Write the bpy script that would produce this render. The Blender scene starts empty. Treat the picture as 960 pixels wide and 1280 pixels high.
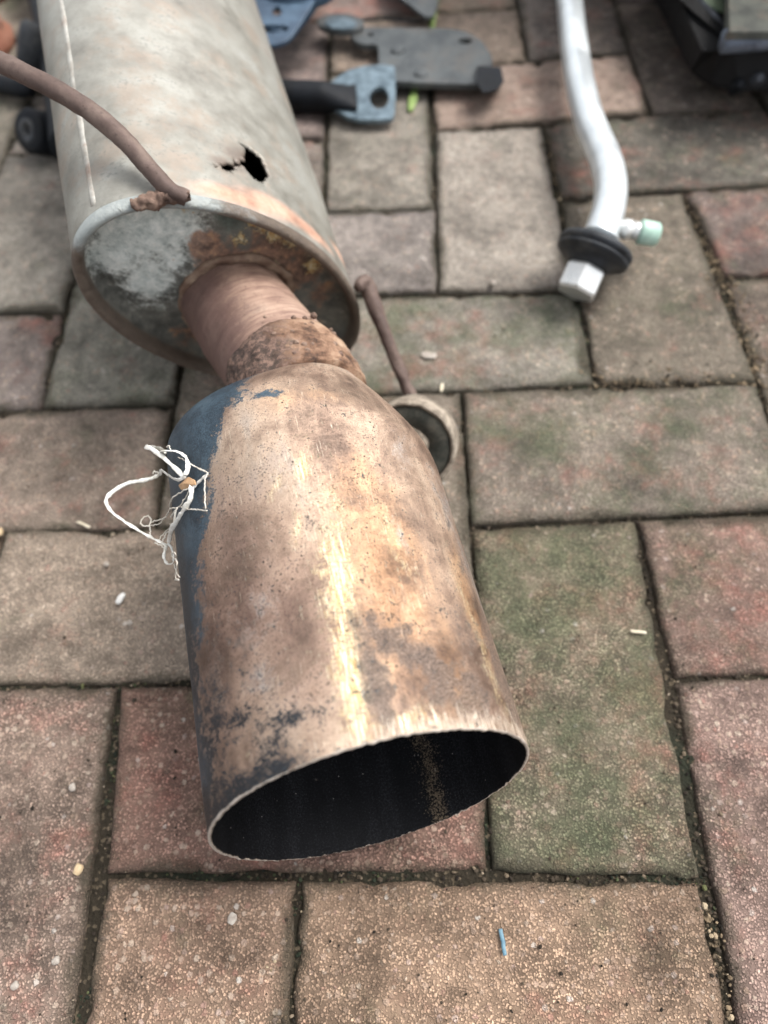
import bpy, bmesh, math, random
import numpy as np
from math import sin, cos, pi, radians, atan2, sqrt, hypot
from mathutils import Vector, Matrix, noise as mnoise

random.seed(7)
rng = np.random.default_rng(7)
scene = bpy.context.scene
COL = scene.collection

# ------------------------------------------------------------------ camera
CAM = np.array([0.26182777, 0.100567851, 0.382523933])
FPX = 848.91115                      # focal length in pixels of the 960 px wide photograph


def look(pitch, yaw, roll):
    cx, sx = cos(pitch), sin(pitch)
    cz, sz = cos(yaw), sin(yaw)
    c, s = cos(roll), sin(roll)
    return (np.array([[cz, -sz, 0], [sz, cz, 0], [0, 0, 1]]) @ np.array([[1, 0, 0], [0, cx, -sx], [0, sx, cx]])
            @ np.array([[c, -s, 0], [s, c, 0], [0, 0, 1]]))


CR = look(0.496392075, 0.0696220058, -0.0966990409)
cd = bpy.data.cameras.new('camera')
cam = bpy.data.objects.new('camera', cd)
COL.objects.link(cam)
M4 = np.eye(4)
M4[:3, :3] = CR
M4[:3, 3] = CAM
cam.matrix_world = Matrix(M4.tolist())
cd.sensor_fit = 'HORIZONTAL'
cd.sensor_width = 36.0
cd.lens = FPX / 960 * 36.0
cd.clip_start = 0.01
cd.clip_end = 500
cd.dof.use_dof = True
cd.dof.focus_distance = 0.298
cd.dof.aperture_fstop = 6.6
cd.dof.aperture_blades = 0
scene.camera = cam

# ------------------------------------------------------------------ light: bright overcast
SUN_EL, SUN_AZ = radians(58), radians(62)       # azimuth clockwise from +Y
world = bpy.data.worlds.new('World')
scene.world = world
world.use_nodes = True
wt = world.node_tree
wt.nodes.clear()
wo = wt.nodes.new('ShaderNodeOutputWorld')
wb = wt.nodes.new('ShaderNodeBackground')
ws = wt.nodes.new('ShaderNodeTexSky')
ws.sky_type = 'NISHITA'
ws.sun_disc = False
ws.sun_elevation = SUN_EL
ws.sun_rotation = SUN_AZ
ws.dust_density = 4.0
ws.air_density = 1.0
wh = wt.nodes.new('ShaderNodeHueSaturation')    # cloud cover: the sky is nearly colourless
wh.inputs['Saturation'].default_value = 0.22
wt.links.new(ws.outputs[0], wh.inputs['Color'])
wt.links.new(wh.outputs[0], wb.inputs[0])
wb.inputs[1].default_value = 0.14
wt.links.new(wb.outputs[0], wo.inputs[0])
sd = bpy.data.lights.new('sun', 'SUN')
sd.energy = 1.15
sd.angle = radians(22)
sd.color = (1.0, 0.97, 0.93)
sun = bpy.data.objects.new('sun', sd)
COL.objects.link(sun)
sdir = Vector((sin(SUN_AZ) * cos(SUN_EL), cos(SUN_AZ) * cos(SUN_EL), sin(SUN_EL)))
sun.rotation_euler = sdir.to_track_quat('Z', 'Y').to_euler()
scene.cycles.max_bounces = 5
scene.cycles.diffuse_bounces = 3
scene.cycles.glossy_bounces = 3
scene.cycles.caustics_reflective = False
scene.cycles.caustics_refractive = False
scene.cycles.use_adaptive_sampling = True
scene.cycles.adaptive_threshold = 0.02
scene.cycles.use_denoising = True
scene.view_settings.view_transform = 'Standard'
scene.view_settings.look = 'None'
scene.view_settings.exposure = 1.1
scene.view_settings.gamma = 1.0
scene.view_settings.use_curve_mapping = False


# ------------------------------------------------------------------ geometry helpers
def ray(x, y):
    return CR @ np.array([(x - 480) / FPX, -(y - 640) / FPX, -1.0])


def at(x, y, z=0.0):
    """the point at height z that the photograph shows at pixel x, y"""
    d = ray(x, y)
    return CAM + (z - CAM[2]) / d[2] * d


def frame(az, pt, roll):
    d = np.array([sin(az) * cos(pt), cos(az) * cos(pt), sin(pt)])
    u0 = np.array([cos(az), -sin(az), 0])
    v0 = np.cross(u0, d)
    return d, cos(roll) * u0 + sin(roll) * v0, -sin(roll) * u0 + cos(roll) * v0


def nz(p, s=1.0, o=0.0):
    return mnoise.noise(Vector((p[0] * s + o, p[1] * s - o, p[2] * s + 2 * o)))


def fbm(p, s=1.0, o=0.0, n=4):
    return sum(nz(p, s * 2 ** k, o + 3.1 * k) / 2 ** k for k in range(n))


def tag(o, label=None, cat=None, group=None, kind=None):
    if label: o['label'] = label
    if cat: o['category'] = cat
    if group: o['group'] = group
    if kind: o['kind'] = kind
    return o


def empty(name, loc, label, cat, group=None):
    o = bpy.data.objects.new(name, None)
    o.location = Vector(loc)
    o.empty_display_size = 0.02
    COL.objects.link(o)
    return tag(o, label, cat, group)


def mesh(name, V, Fs, mat, parent=None, smooth=True, attrs=None, top=None):
    """V in world coordinates; the object's origin is put at its parent's (or at its own lowest middle)"""
    V = np.asarray(V, float)
    if parent is not None:
        p, org = parent, np.zeros(3)
        while p is not None:
            org = org + np.array(p.location)
            p = p.parent
        loc = np.zeros(3)
    else:
        org = np.array([V[:, 0].mean(), V[:, 1].mean(), V[:, 2].min()])
        loc = org
    me = bpy.data.meshes.new(name)
    me.from_pydata((V - org).tolist(), [], [list(map(int, f)) for f in Fs])
    if smooth:
        me.polygons.foreach_set('use_smooth', [True] * len(me.polygons))
    for k, a in (attrs or {}).items():
        a = np.asarray(a, float)
        if a.ndim == 2:
            at_ = me.attributes.new(k, 'FLOAT_VECTOR', 'POINT')
            at_.data.foreach_set('vector', a.ravel())
        else:
            at_ = me.attributes.new(k, 'FLOAT', 'POINT')
            at_.data.foreach_set('value', a)
    me.update()
    o = bpy.data.objects.new(name, me)
    o.location = Vector(loc)
    COL.objects.link(o)
    if parent is not None:
        o.parent = parent
    if mat is not None:
        me.materials.append(mat)
    return o


def grid_faces(n, m, wrap=True, off=0, flip=False):
    """n rings of m points"""
    fs = []
    for i in range(n - 1):
        for j in range(m if wrap else m - 1):
            k = (j + 1) % m
            f = (off + i * m + j, off + i * m + k, off + (i + 1) * m + k, off + (i + 1) * m + j)
            fs.append(f[::-1] if flip else f)
    return fs


def catmull(P, n=8):
    P = [np.asarray(p, float) for p in P]
    P = [2 * P[0] - P[1]] + P + [2 * P[-1] - P[-2]]
    out = []
    for i in range(1, len(P) - 2):
        a, b, c, d = P[i - 1:i + 3]
        for k in range(n):
            t = k / n
            out.append(.5 * (2 * b + (c - a) * t + (2 * a - 5 * b + 4 * c - d) * t * t + (3 * b - a - 3 * c + d) * t ** 3))
    out.append(P[-2])
    return np.array(out)


def sweep(path, ra, rb=None, m=24, ref=(0, 0, 1), caps=True, jitter=0.0, js=200.0):
    """tube along path; ra across, rb up (arrays or numbers). returns verts, faces, attrs"""
    path = np.asarray(path, float)
    n = len(path)
    ra = np.broadcast_to(ra, n).astype(float)
    rb = ra if rb is None else np.broadcast_to(rb, n).astype(float)
    t = np.gradient(path, axis=0)
    t /= np.linalg.norm(t, axis=1)[:, None] + 1e-12
    V, A = [], []
    L = np.r_[0, np.cumsum(np.linalg.norm(np.diff(path, axis=0), axis=1))]
    ref = np.asarray(ref, float)
    side = np.cross(t[0], ref)
    side /= np.linalg.norm(side) + 1e-12
    for i in range(n):
        side = side - (side @ t[i]) * t[i]
        side /= np.linalg.norm(side) + 1e-12
        up = np.cross(side, t[i])
        for j in range(m):
            a = 2 * pi * j / m
            p = path[i] + ra[i] * cos(a) * side + rb[i] * sin(a) * up
            if jitter:
                p = p + (cos(a) * side + sin(a) * up) * jitter * fbm(p, js, 1.7, 3)
            V.append(p)
            A.append((a * max(ra[i], 1e-4), L[i], 0))
    Fs = grid_faces(n, m)
    if caps:
        Fs.append(tuple(range(m))[::-1])
        Fs.append(tuple((n - 1) * m + j for j in range(m)))
    return np.array(V), Fs, {'pc': np.array(A)}


def lathe(C, ax, prof, m=48, hexa=None):
    """prof: list of (s along axis, radius)"""
    ax = np.asarray(ax, float)
    ax = ax / np.linalg.norm(ax)
    u = np.cross(ax, (0, 0, 1))
    if np.linalg.norm(u) < 1e-6: u = np.array([1., 0, 0])
    u /= np.linalg.norm(u)
    v = np.cross(u, ax)
    V = []
    for s, r in prof:
        for j in range(m):
            a = 2 * pi * j / m
            V.append(C + s * ax + r * (cos(a) * u + sin(a) * v))
    Fs = grid_faces(len(prof), m, flip=True)
    Fs.append(tuple(range(m)))
    Fs.append(tuple((len(prof) - 1) * m + j for j in range(m))[::-1])
    return np.array(V), Fs


def plate(name, outline, holes, mat, parent, z, th, bevel=0.0008, tilt=None, pix=True, attrs=True):
    """flat piece with holes: outline in pixels at height z (or in metres), real thickness th; tilt = fn(x,y)->dz"""
    cu = bpy.data.curves.new(name, 'CURVE')
    cu.dimensions = '2D'
    cu.fill_mode = 'BOTH'
    cu.extrude = th / 2 - bevel
    cu.bevel_depth = bevel
    cu.bevel_resolution = 1
    for lp in [outline] + holes:
        pts = [at(p[0], p[1], z)[:2] if pix else p for p in lp]
        sp = cu.splines.new('POLY')
        sp.points.add(len(pts) - 1)
        for k, p in enumerate(pts):
            sp.points[k].co = (p[0], p[1], 0, 1)
        sp.use_cyclic_u = True
    ob = bpy.data.objects.new(name, cu)
    COL.objects.link(ob)
    dg = bpy.context.evaluated_depsgraph_get()
    me = bpy.data.meshes.new_from_object(ob.evaluated_get(dg))
    V = np.array([v.co for v in me.vertices])
    Fs = [tuple(p.vertices) for p in me.polygons]
    bpy.data.objects.remove(ob)
    bpy.data.curves.remove(cu)
    bpy.data.meshes.remove(me)
    V[:, 2] += z
    if tilt:
        V[:, 2] += np.array([tilt(v[0], v[1]) for v in V])
    return mesh(name, V, Fs, mat, parent, smooth=False)


def smooth_loop(pts, n=4):
    P = [np.array(p, float) for p in pts]
    k = len(P)
    out = []
    for i in range(k):
        a, b, c, d = P[i - 1], P[i], P[(i + 1) % k], P[(i + 2) % k]
        for q in range(n):
            t = q / n
            out.append(.5 * (2 * b + (c - a) * t + (2 * a - 5 * b + 4 * c - d) * t * t + (3 * b - a - 3 * c + d) * t ** 3))
    return out


def ell(cx, cy, rx, ry, n=20, rot=0):
    return [(cx + rx * cos(a) * cos(rot) - ry * sin(a) * sin(rot), cy + rx * cos(a) * sin(rot) + ry * sin(a) * cos(rot))
            for a in [2 * pi * i / n for i in range(n)]]


# ------------------------------------------------------------------ material helpers
def lin(r, g, b):
    f = lambda c: c / 12.92 if c <= .04045 else ((c + .055) / 1.055) ** 2.4
    return (f(r / 255), f(g / 255), f(b / 255), 1)


class NT:
    def __init__(self, name, rough=.6, metal=0.0, spec=.5):
        self.m = bpy.data.materials.new(name)
        self.m.use_nodes = True
        self.t = self.m.node_tree
        self.p = self.t.nodes['Principled BSDF']
        self.p.inputs['Roughness'].default_value = rough
        self.p.inputs['Metallic'].default_value = metal
        self.p.inputs['Specular IOR Level'].default_value = spec
        self._o = None

    def n(self, kind, **kw):
        x = self.t.nodes.new('ShaderNode' + kind)
        for k, v in kw.items(): setattr(x, k, v)
        return x

    def set(self, sock, v):
        if isinstance(v, bpy.types.NodeSocket):
            self.t.links.new(v, sock)
        elif v is not None:
            try:
                sock.default_value = v
            except Exception:
                sock.default_value = (v, v, v) if not hasattr(v, '__len__') else v[:3]

    def obj(self):
        if self._o is None: self._o = self.n('TexCoord').outputs['Object']
        return self._o

    def attr(self, name, kind='GEOMETRY', out='Fac'):
        return self.n('Attribute', attribute_name=name, attribute_type=kind).outputs[out]

    def noise(self, scale, detail=4, rough=.55, vec=None, dist=0, out='Fac'):
        x = self.n('TexNoise')
        self.set(x.inputs['Vector'], vec if vec is not None else self.obj())
        x.inputs['Scale'].default_value = scale
        x.inputs['Detail'].default_value = detail
        x.inputs['Roughness'].default_value = rough
        x.inputs['Distortion'].default_value = dist
        return x.outputs[out]

    def vor(self, scale, vec=None, out='Distance', feature='F1', rand=1.0):
        x = self.n('TexVoronoi', feature=feature)
        self.set(x.inputs['Vector'], vec if vec is not None else self.obj())
        x.inputs['Scale'].default_value = scale
        x.inputs['Randomness'].default_value = rand
        return x.outputs[out]

    def math(self, op, a, b=None, c=None, clamp=False):
        x = self.n('Math', operation=op, use_clamp=clamp)
        for i, v in enumerate((a, b, c)):
            if v is not None: self.set(x.inputs[i], v)
        return x.outputs[0]

    def add(self, a, b): return self.math('ADD', a, b)
    def mul(self, a, b): return self.math('MULTIPLY', a, b)

    def step(self, v, lo, hi, a=0.0, b=1.0):
        x = self.n('MapRange', interpolation_type='SMOOTHSTEP')
        self.set(x.inputs[0], v)
        for i, q in enumerate((lo, hi, a, b)): self.set(x.inputs[i + 1], q)
        return x.outputs[0]

    def ramp(self, v, stops, interp='LINEAR'):
        x = self.n('ValToRGB')
        e = x.color_ramp.elements
        x.color_ramp.interpolation = interp
        while len(e) < len(stops): e.new(.5)
        for k, (p, c) in enumerate(stops):
            e[k].position = p
            e[k].color = c if len(c) == 4 else (*c, 1)
        self.set(x.inputs[0], v)
        return x.outputs[0]

    def mix(self, f, a, b, mode='MIX'):
        x = self.n('Mix', data_type='RGBA', blend_type=mode)
        self.set(x.inputs[0], f)
        self.set(x.inputs[6], a)
        self.set(x.inputs[7], b)
        return x.outputs[2]

    def vscale(self, vec, s):
        x = self.n('Mapping')
        self.set(x.inputs['Vector'], vec)
        x.inputs['Scale'].default_value = s
        return x.outputs[0]

    def voff(self, vec, off):
        x = self.n('VectorMath', operation='ADD')
        self.set(x.inputs[0], vec)
        self.set(x.inputs[1], off)
        return x.outputs[0]

    def bump(self, h, strength=.5, dist=.001, nrm=None):
        x = self.n('Bump')
        x.inputs['Strength'].default_value = strength
        x.inputs['Distance'].default_value = dist
        self.set(x.inputs['Height'], h)
        if nrm is not None: self.set(x.inputs['Normal'], nrm)
        return x.outputs[0]

    def out(self, col=None, rough=None, metal=None, nrm=None):
        if col is not None: self.set(self.p.inputs['Base Color'], col)
        if rough is not None: self.set(self.p.inputs['Roughness'], rough)
        if metal is not None: self.set(self.p.inputs['Metallic'], metal)
        if nrm is not None: self.set(self.p.inputs['Normal'], nrm)
        return self.m


def g(v): return (v, v, v, 1)


# ------------------------------------------------------------------ materials
def mat_paver():
    t = NT('paver_concrete', .88, 0, .25)
    geo = t.n('NewGeometry').outputs['Position']
    rnd = t.n('ObjectInfo').outputs['Random']
    off = t.n('CombineXYZ')
    t.set(off.inputs[0], t.mul(rnd, 37.0)); t.set(off.inputs[2], t.mul(rnd, 11.0))
    P = t.voff(geo, off.outputs[0])
    tint = t.attr('tint', 'OBJECT', 'Color')
    moss = t.attr('moss', 'OBJECT', 'Fac')
    red = t.attr('red', 'OBJECT', 'Fac')
    grit = t.attr('grit', 'OBJECT', 'Fac')
    edge = t.attr('edge')
    warp = t.n('VectorMath', operation='SCALE')
    t.set(warp.inputs[0], t.noise(700, 2, .5, P, out='Color')); warp.inputs['Scale'].default_value = .0016
    Pw = t.voff(P, warp.outputs[0])
    v1 = t.n('TexVoronoi'); t.set(v1.inputs['Vector'], Pw); v1.inputs['Scale'].default_value = 800
    v2 = t.n('TexVoronoi'); t.set(v2.inputs['Vector'], Pw); v2.inputs['Scale'].default_value = 330
    s1 = t.n('SeparateColor'); t.set(s1.inputs[0], v1.outputs['Color'])
    s2 = t.n('SeparateColor'); t.set(s2.inputs[0], v2.outputs['Color'])
    gd, gd2 = v1.outputs['Distance'], v2.outputs['Distance']
    mid = t.noise(95, 4, .65, P)
    big = t.noise(20, 4, .6, P)
    fine = t.noise(1400, 2, .6, P)
    # rounded grains of sand and stone with dark paste between them
    gm = t.mul(t.step(gd, .66, .34), t.step(s1.outputs[0], .06, .14))
    grain = t.mix(gm, g(.46), t.ramp(s1.outputs[0], [(.1, g(.78)), (.45, g(1.14)), (.75, g(1.48)), (.92, g(1.75)), (1, g(2.2))]))
    worn = t.step(t.noise(38, 4, .7, t.voff(P, (5, 8, 1))), .40, .62)
    grain = t.mix(t.mul(t.mul(grit, t.add(.25, t.mul(worn, .75))), .92), t.mix(.5, grain, g(1.10)), grain)
    col = t.mix(1, tint, grain, 'MULTIPLY')
    stone = t.mul(t.mul(t.step(s2.outputs[1], .70, .76), t.step(gd2, .58, .40)), t.step(t.add(mid, t.mul(grit, .12)), .46, .60))
    col = t.mix(t.mul(stone, .55), col, t.ramp(s2.outputs[2], [(0, lin(150, 128, 110)), (.4, lin(176, 152, 134)), (.7, lin(196, 180, 162)), (.9, lin(150, 108, 96)), (1, lin(212, 206, 196))]))
    col = t.mix(1, col, t.ramp(big, [(.3, g(.54)), (.5, g(1.0)), (.7, g(1.3))]), 'MULTIPLY')
    col = t.mix(1, col, t.ramp(mid, [(.28, g(.62)), (.5, g(1.0)), (.72, g(1.25))]), 'MULTIPLY')
    # faded red pigment
    rn = t.noise(30, 5, .72, t.voff(P, (3, 1, 5)))
    rm = t.mul(t.step(t.add(rn, t.mul(red, .32)), .60, .88), .62)
    col = t.mix(rm, col, t.mix(1, lin(158, 106, 94), grain, 'MULTIPLY'))
    # algae, broken up by the grains
    mn = t.add(t.noise(24, 5, .72, t.voff(P, (7, 3, 2))), t.add(t.mul(moss, .40), t.mul(t.add(fine, -.5), .25)))
    mm = t.mul(t.step(mn, .56, .90), .74)
    col = t.mix(mm, col, t.mix(1, t.mix(mid, lin(56, 66, 52), lin(100, 108, 78)), grain, 'MULTIPLY'))
    # grimy arrises, with dirt creeping inwards here and there
    ee = t.add(edge, t.add(t.mul(t.add(big, -.5), 1.7), t.mul(t.add(mid, -.5), .8)))
    em = t.mul(t.step(ee, .55, 1.15), .85)
    col = t.mix(em, col, t.mix(rn, lin(38, 38, 32), lin(76, 70, 56)))
    h = t.add(t.mul(gm, .8), t.add(t.mul(fine, .35), t.add(t.mul(mid, 1.2), t.mul(stone, .7))))
    t.out(col, .9, nrm=t.bump(h, .9, .0011))
    return t.m


def mat_bed():
    t = NT('joint_soil', .95, 0, .15)
    P = t.n('NewGeometry').outputs['Position']
    a = t.noise(160, 5, .65, P)
    b = t.noise(14, 4, .6, P)
    c = t.vor(650, P, 'Color'); s = t.n('SeparateColor'); t.set(s.inputs[0], c)
    col = t.mix(a, lin(24, 23, 19), lin(62, 55, 45))
    col = t.mix(t.step(b, .48, .66, 0, .7), col, t.mix(a, lin(22, 28, 23), lin(48, 54, 42)))
    col = t.mix(t.mul(t.step(s.outputs[0], .86, .92), .8), col, lin(90, 80, 66))
    t.out(col, nrm=t.bump(t.add(a, t.mul(t.vor(650, P), .6)), .9, .0015))
    return t.m


def metal_base(name, rough, metal, spec=.5): return NT(name, rough, metal, spec)


def mat_tip():
    t = NT('heat_stained_steel', .42, .3)
    pc = t.attr('pc', out='Vector')
    A = {k: t.attr('m_' + k) for k in ('blue', 'soot', 'gold', 'stain', 'grey', 'mauve', 'rim', 'orange')}
    ins = t.attr('inside')
    n1 = t.noise(40, 9, .74, pc, .4)
    n2 = t.noise(190, 7, .78, pc)
    n3 = t.noise(1000, 4, .8, pc)
    n1, n2, n3 = (t.math('MULTIPLY_ADD', t.add(q, -.5), k, .5) for q, k in ((n1, 1.35), (n2, 1.7), (n3, 2.1)))
    cloud = t.noise(13, 4, .55, pc, .6)
    st1 = t.noise(26, 8, .72, t.vscale(pc, (3.2, .55, 1)), .3)
    st2 = t.noise(130, 5, .75, t.vscale(pc, (12, .7, 1)))
    c1, c2, c3 = t.add(n1, -.5), t.add(n2, -.5), t.add(n3, -.5)
    cs, cl_ = t.add(st2, -.5), t.add(st1, -.5)
    col = t.ramp(t.add(t.mul(cloud, .45), t.add(t.mul(st1, .3), t.mul(n1, .25))), [(.36, lin(92, 73, 62)), (.44, lin(140, 116, 100)), (.5, lin(172, 146, 126)), (.56, lin(196, 172, 150)), (.64, lin(180, 170, 160))])
    om = t.step(t.add(A['orange'], t.add(t.mul(c1, 1.2), t.mul(cl_, 1.2))), .22, .85)
    col = t.mix(t.mul(om, .46), col, t.ramp(n1, [(.3, lin(118, 80, 50)), (.5, lin(184, 136, 90)), (.7, lin(210, 170, 120))]))
    ma = t.step(t.add(A['mauve'], t.add(t.mul(c1, 1.3), t.mul(cl_, 1.0))), .25, .95)
    col = t.mix(t.mul(ma, .8), col, t.ramp(n1, [(.3, lin(70, 54, 46)), (.5, lin(130, 104, 92)), (.7, lin(172, 146, 128))]))
    col = t.mix(1, col, t.ramp(n1, [(.3, g(.70)), (.5, g(1.0)), (.7, g(1.16))]), 'MULTIPLY')
    col = t.mix(1, col, t.ramp(t.add(t.mul(n2, .5), t.mul(n3, .5)), [(.3, g(.55)), (.5, g(1.0)), (.68, g(1.18))]), 'MULTIPLY')
    # grey and bluish films
    gm = t.step(t.add(A['grey'], t.add(t.mul(c1, 1.3), t.mul(c2, .5))), .35, .8)
    col = t.mix(t.mul(gm, .75), col, t.ramp(n2, [(.3, lin(104, 100, 102)), (.6, lin(176, 172, 168)), (.75, lin(206, 202, 196))]))
    # brown pitting
    pit = t.step(t.add(t.mul(c3, 1.0), t.add(t.mul(c2, .8), t.add(t.mul(A['mauve'], .13), t.mul(A['stain'], .12)))), .08, .30)
    col = t.mix(t.mul(pit, .78), col, lin(70, 50, 42))
    # golden scrapes, plus the sky highlight along the top painted into the colour
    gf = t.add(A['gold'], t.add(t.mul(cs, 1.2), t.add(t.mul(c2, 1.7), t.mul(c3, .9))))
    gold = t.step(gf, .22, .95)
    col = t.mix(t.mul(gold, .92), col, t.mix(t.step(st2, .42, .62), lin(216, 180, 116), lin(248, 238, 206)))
    # dark run-off stains
    sm = t.step(t.add(A['stain'], t.add(t.mul(c1, 1.5), t.add(t.mul(c2, 1.2), t.mul(cl_, 1.6)))), .24, .66)
    col = t.mix(t.mul(sm, .85), col, t.ramp(n3, [(.35, lin(44, 34, 30)), (.5, lin(88, 72, 62)), (.62, lin(124, 106, 94)), (.75, lin(160, 140, 122))]))
    # thin bright axial scratches
    sc = t.noise(55, 3, .6, t.vscale(pc, (50, 1.3, 1)))
    scm = t.mul(t.step(sc, .64, .70), t.step(t.add(cloud, t.mul(A['orange'], .12)), .44, .58))
    col = t.mix(t.mul(scm, .8), col, lin(238, 222, 198))
    # black specks
    sp = t.mul(t.step(t.vor(260, pc), .15, .09), t.step(n1, .45, .55))
    col = t.mix(t.mul(sp, .9), col, lin(34, 25, 22))
    sp2 = t.mul(t.step(t.vor(620, pc), .24, .14), t.step(t.add(n1, t.mul(A['mauve'], .12)), .48, .60))
    col = t.mix(t.mul(sp2, .75), col, lin(58, 42, 36))
    dsc = t.n('Mapping'); t.set(dsc.inputs['Vector'], pc); dsc.inputs['Rotation'].default_value = (0, 0, .5); dsc.inputs['Scale'].default_value = (40, 1.5, 1)
    dm = t.mul(t.step(t.noise(50, 3, .6, dsc.outputs[0]), .66, .71), t.step(t.noise(24, 3, .6, t.voff(pc, (8, 3, 1))), .52, .62))
    col = t.mix(t.mul(dm, .6), col, lin(232, 214, 190))
    # worn bright band behind the rim
    rb = t.step(t.add(A['rim'], t.add(t.mul(cs, 2.6), t.mul(c2, 1.0))), .40, .72)
    col = t.mix(t.mul(rb, .85), col, t.ramp(st2, [(.34, lin(74, 60, 52)), (.45, lin(150, 128, 110)), (.55, lin(206, 188, 168)), (.65, lin(240, 228, 212))]))
    # old blue-black paint
    bl = t.step(t.add(A['blue'], t.add(t.mul(c1, .55), t.add(t.mul(c2, .5), t.mul(c3, .3)))), .49, .53)
    bcol = t.ramp(t.add(t.mul(n1, .45), t.add(t.mul(n2, .25), t.mul(n3, .3))), [(.34, lin(16, 22, 28)), (.46, lin(34, 47, 57)), (.56, lin(56, 74, 86)), (.68, lin(94, 112, 122))])
    col = t.mix(bl, col, bcol)
    # soot crust near the rim
    so = t.step(t.add(A['soot'], t.add(t.mul(c1, .8), t.add(t.mul(c2, 1.5), t.mul(c3, 1.5)))), .42, .50)
    col = t.mix(so, col, t.ramp(n3, [(.3, lin(8, 10, 13)), (.6, lin(20, 25, 31)), (.8, lin(52, 60, 68))]))
    re_ = t.mul(t.step(t.add(t.attr('m_edge'), t.add(t.mul(c2, 1.4), t.mul(c1, 1.2))), .42, .75), .85)
    col = t.mix(re_, col, t.mix(n2, lin(170, 156, 142), lin(226, 216, 204)))
    # inside: thick soot
    icol = t.ramp(t.add(t.mul(n3, .5), t.mul(st1, .5)), [(.38, lin(5, 6, 8)), (.52, lin(13, 14, 17)), (.64, lin(34, 35, 38))])
    flk = t.step(t.add(t.attr('m_flake'), t.add(t.mul(c3, 1.6), t.mul(c2, 1.0))), .70, .85)
    icol = t.mix(t.mul(flk, .55), icol, lin(128, 112, 92))
    icol = t.mix(t.step(t.vor(190, pc), .06, .03), icol, lin(150, 145, 140))
    col = t.mix(t.math('MULTIPLY', ins, t.math('SUBTRACT', 1.0, re_)), col, icol)
    dark = t.math('MAXIMUM', t.math('MAXIMUM', bl, so), sm)
    rough = t.mix(dark, t.ramp(n1, [(.3, g(.32)), (.7, g(.52))]), g(.48))
    rough = t.mix(ins, t.mix(t.mul(gold, .7), rough, g(.36)), g(.72))
    metal = t.mix(t.math('MAXIMUM', dark, ins), t.mix(gold, g(.45), g(.75)), g(.0))
    h = t.add(t.mul(n2, .8), t.add(t.mul(n3, .5), t.mul(st2, .35)))
    h = t.add(h, t.add(t.mul(bl, .7), t.add(t.mul(so, .8), t.mul(pit, -.5))))
    t.out(col, rough, metal, t.bump(h, .45, .0006))
    t.set(t.p.inputs['Specular IOR Level'], t.mix(ins, g(.5), g(.14)))
    return t.m


def mat_shell():
    t = NT('aluminised_steel', .5, .3)
    pc = t.attr('pc', out='Vector')
    P = t.obj()
    n1 = t.noise(14, 5, .6, P); n2 = t.noise(60, 6, .65, P); n3 = t.noise(420, 4, .65, P)
    col = t.ramp(t.add(t.mul(n1, .55), t.mul(n2, .45)), [(.32, lin(92, 87, 79)), (.43, lin(130, 127, 118)), (.54, lin(152, 150, 141)), (.7, lin(170, 170, 164))])
    col = t.mix(t.step(t.noise(30, 6, .7, t.voff(P, (2, 5, 1))), .48, .66, 0, .75), col, t.mix(n2, lin(128, 112, 98), lin(168, 156, 142)))
    col = t.mix(t.step(t.add(t.mul(n3, .6), t.mul(n2, .4)), .53, .66, 0, .5), col, lin(104, 104, 100))
    r = t.add(t.attr('m_rust'), t.add(t.mul(t.add(n1, -.5), .35), t.mul(t.add(n2, -.5), .3)))
    rm = t.step(r, .25, .85)
    col = t.mix(t.mul(rm, .9), col, t.ramp(n2, [(.3, lin(150, 108, 88)), (.5, lin(194, 150, 126)), (.7, lin(208, 174, 154))]))
    dk = t.step(t.add(t.attr('m_dark'), t.mul(t.add(n2, -.5), .9)), .25, .8)
    col = t.mix(t.mul(dk, .7), col, t.mix(n3, lin(64, 50, 42), lin(118, 100, 88)))
    rough = t.mix(rm, t.ramp(n2, [(.3, g(.42)), (.7, g(.6))]), g(.7))
    metal = t.mix(t.math('MAXIMUM', rm, dk), g(.3), g(.05))
    t.out(col, rough, metal, t.bump(t.add(t.mul(n2, .7), t.mul(n3, .4)), .4, .0008))
    return t.m


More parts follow.
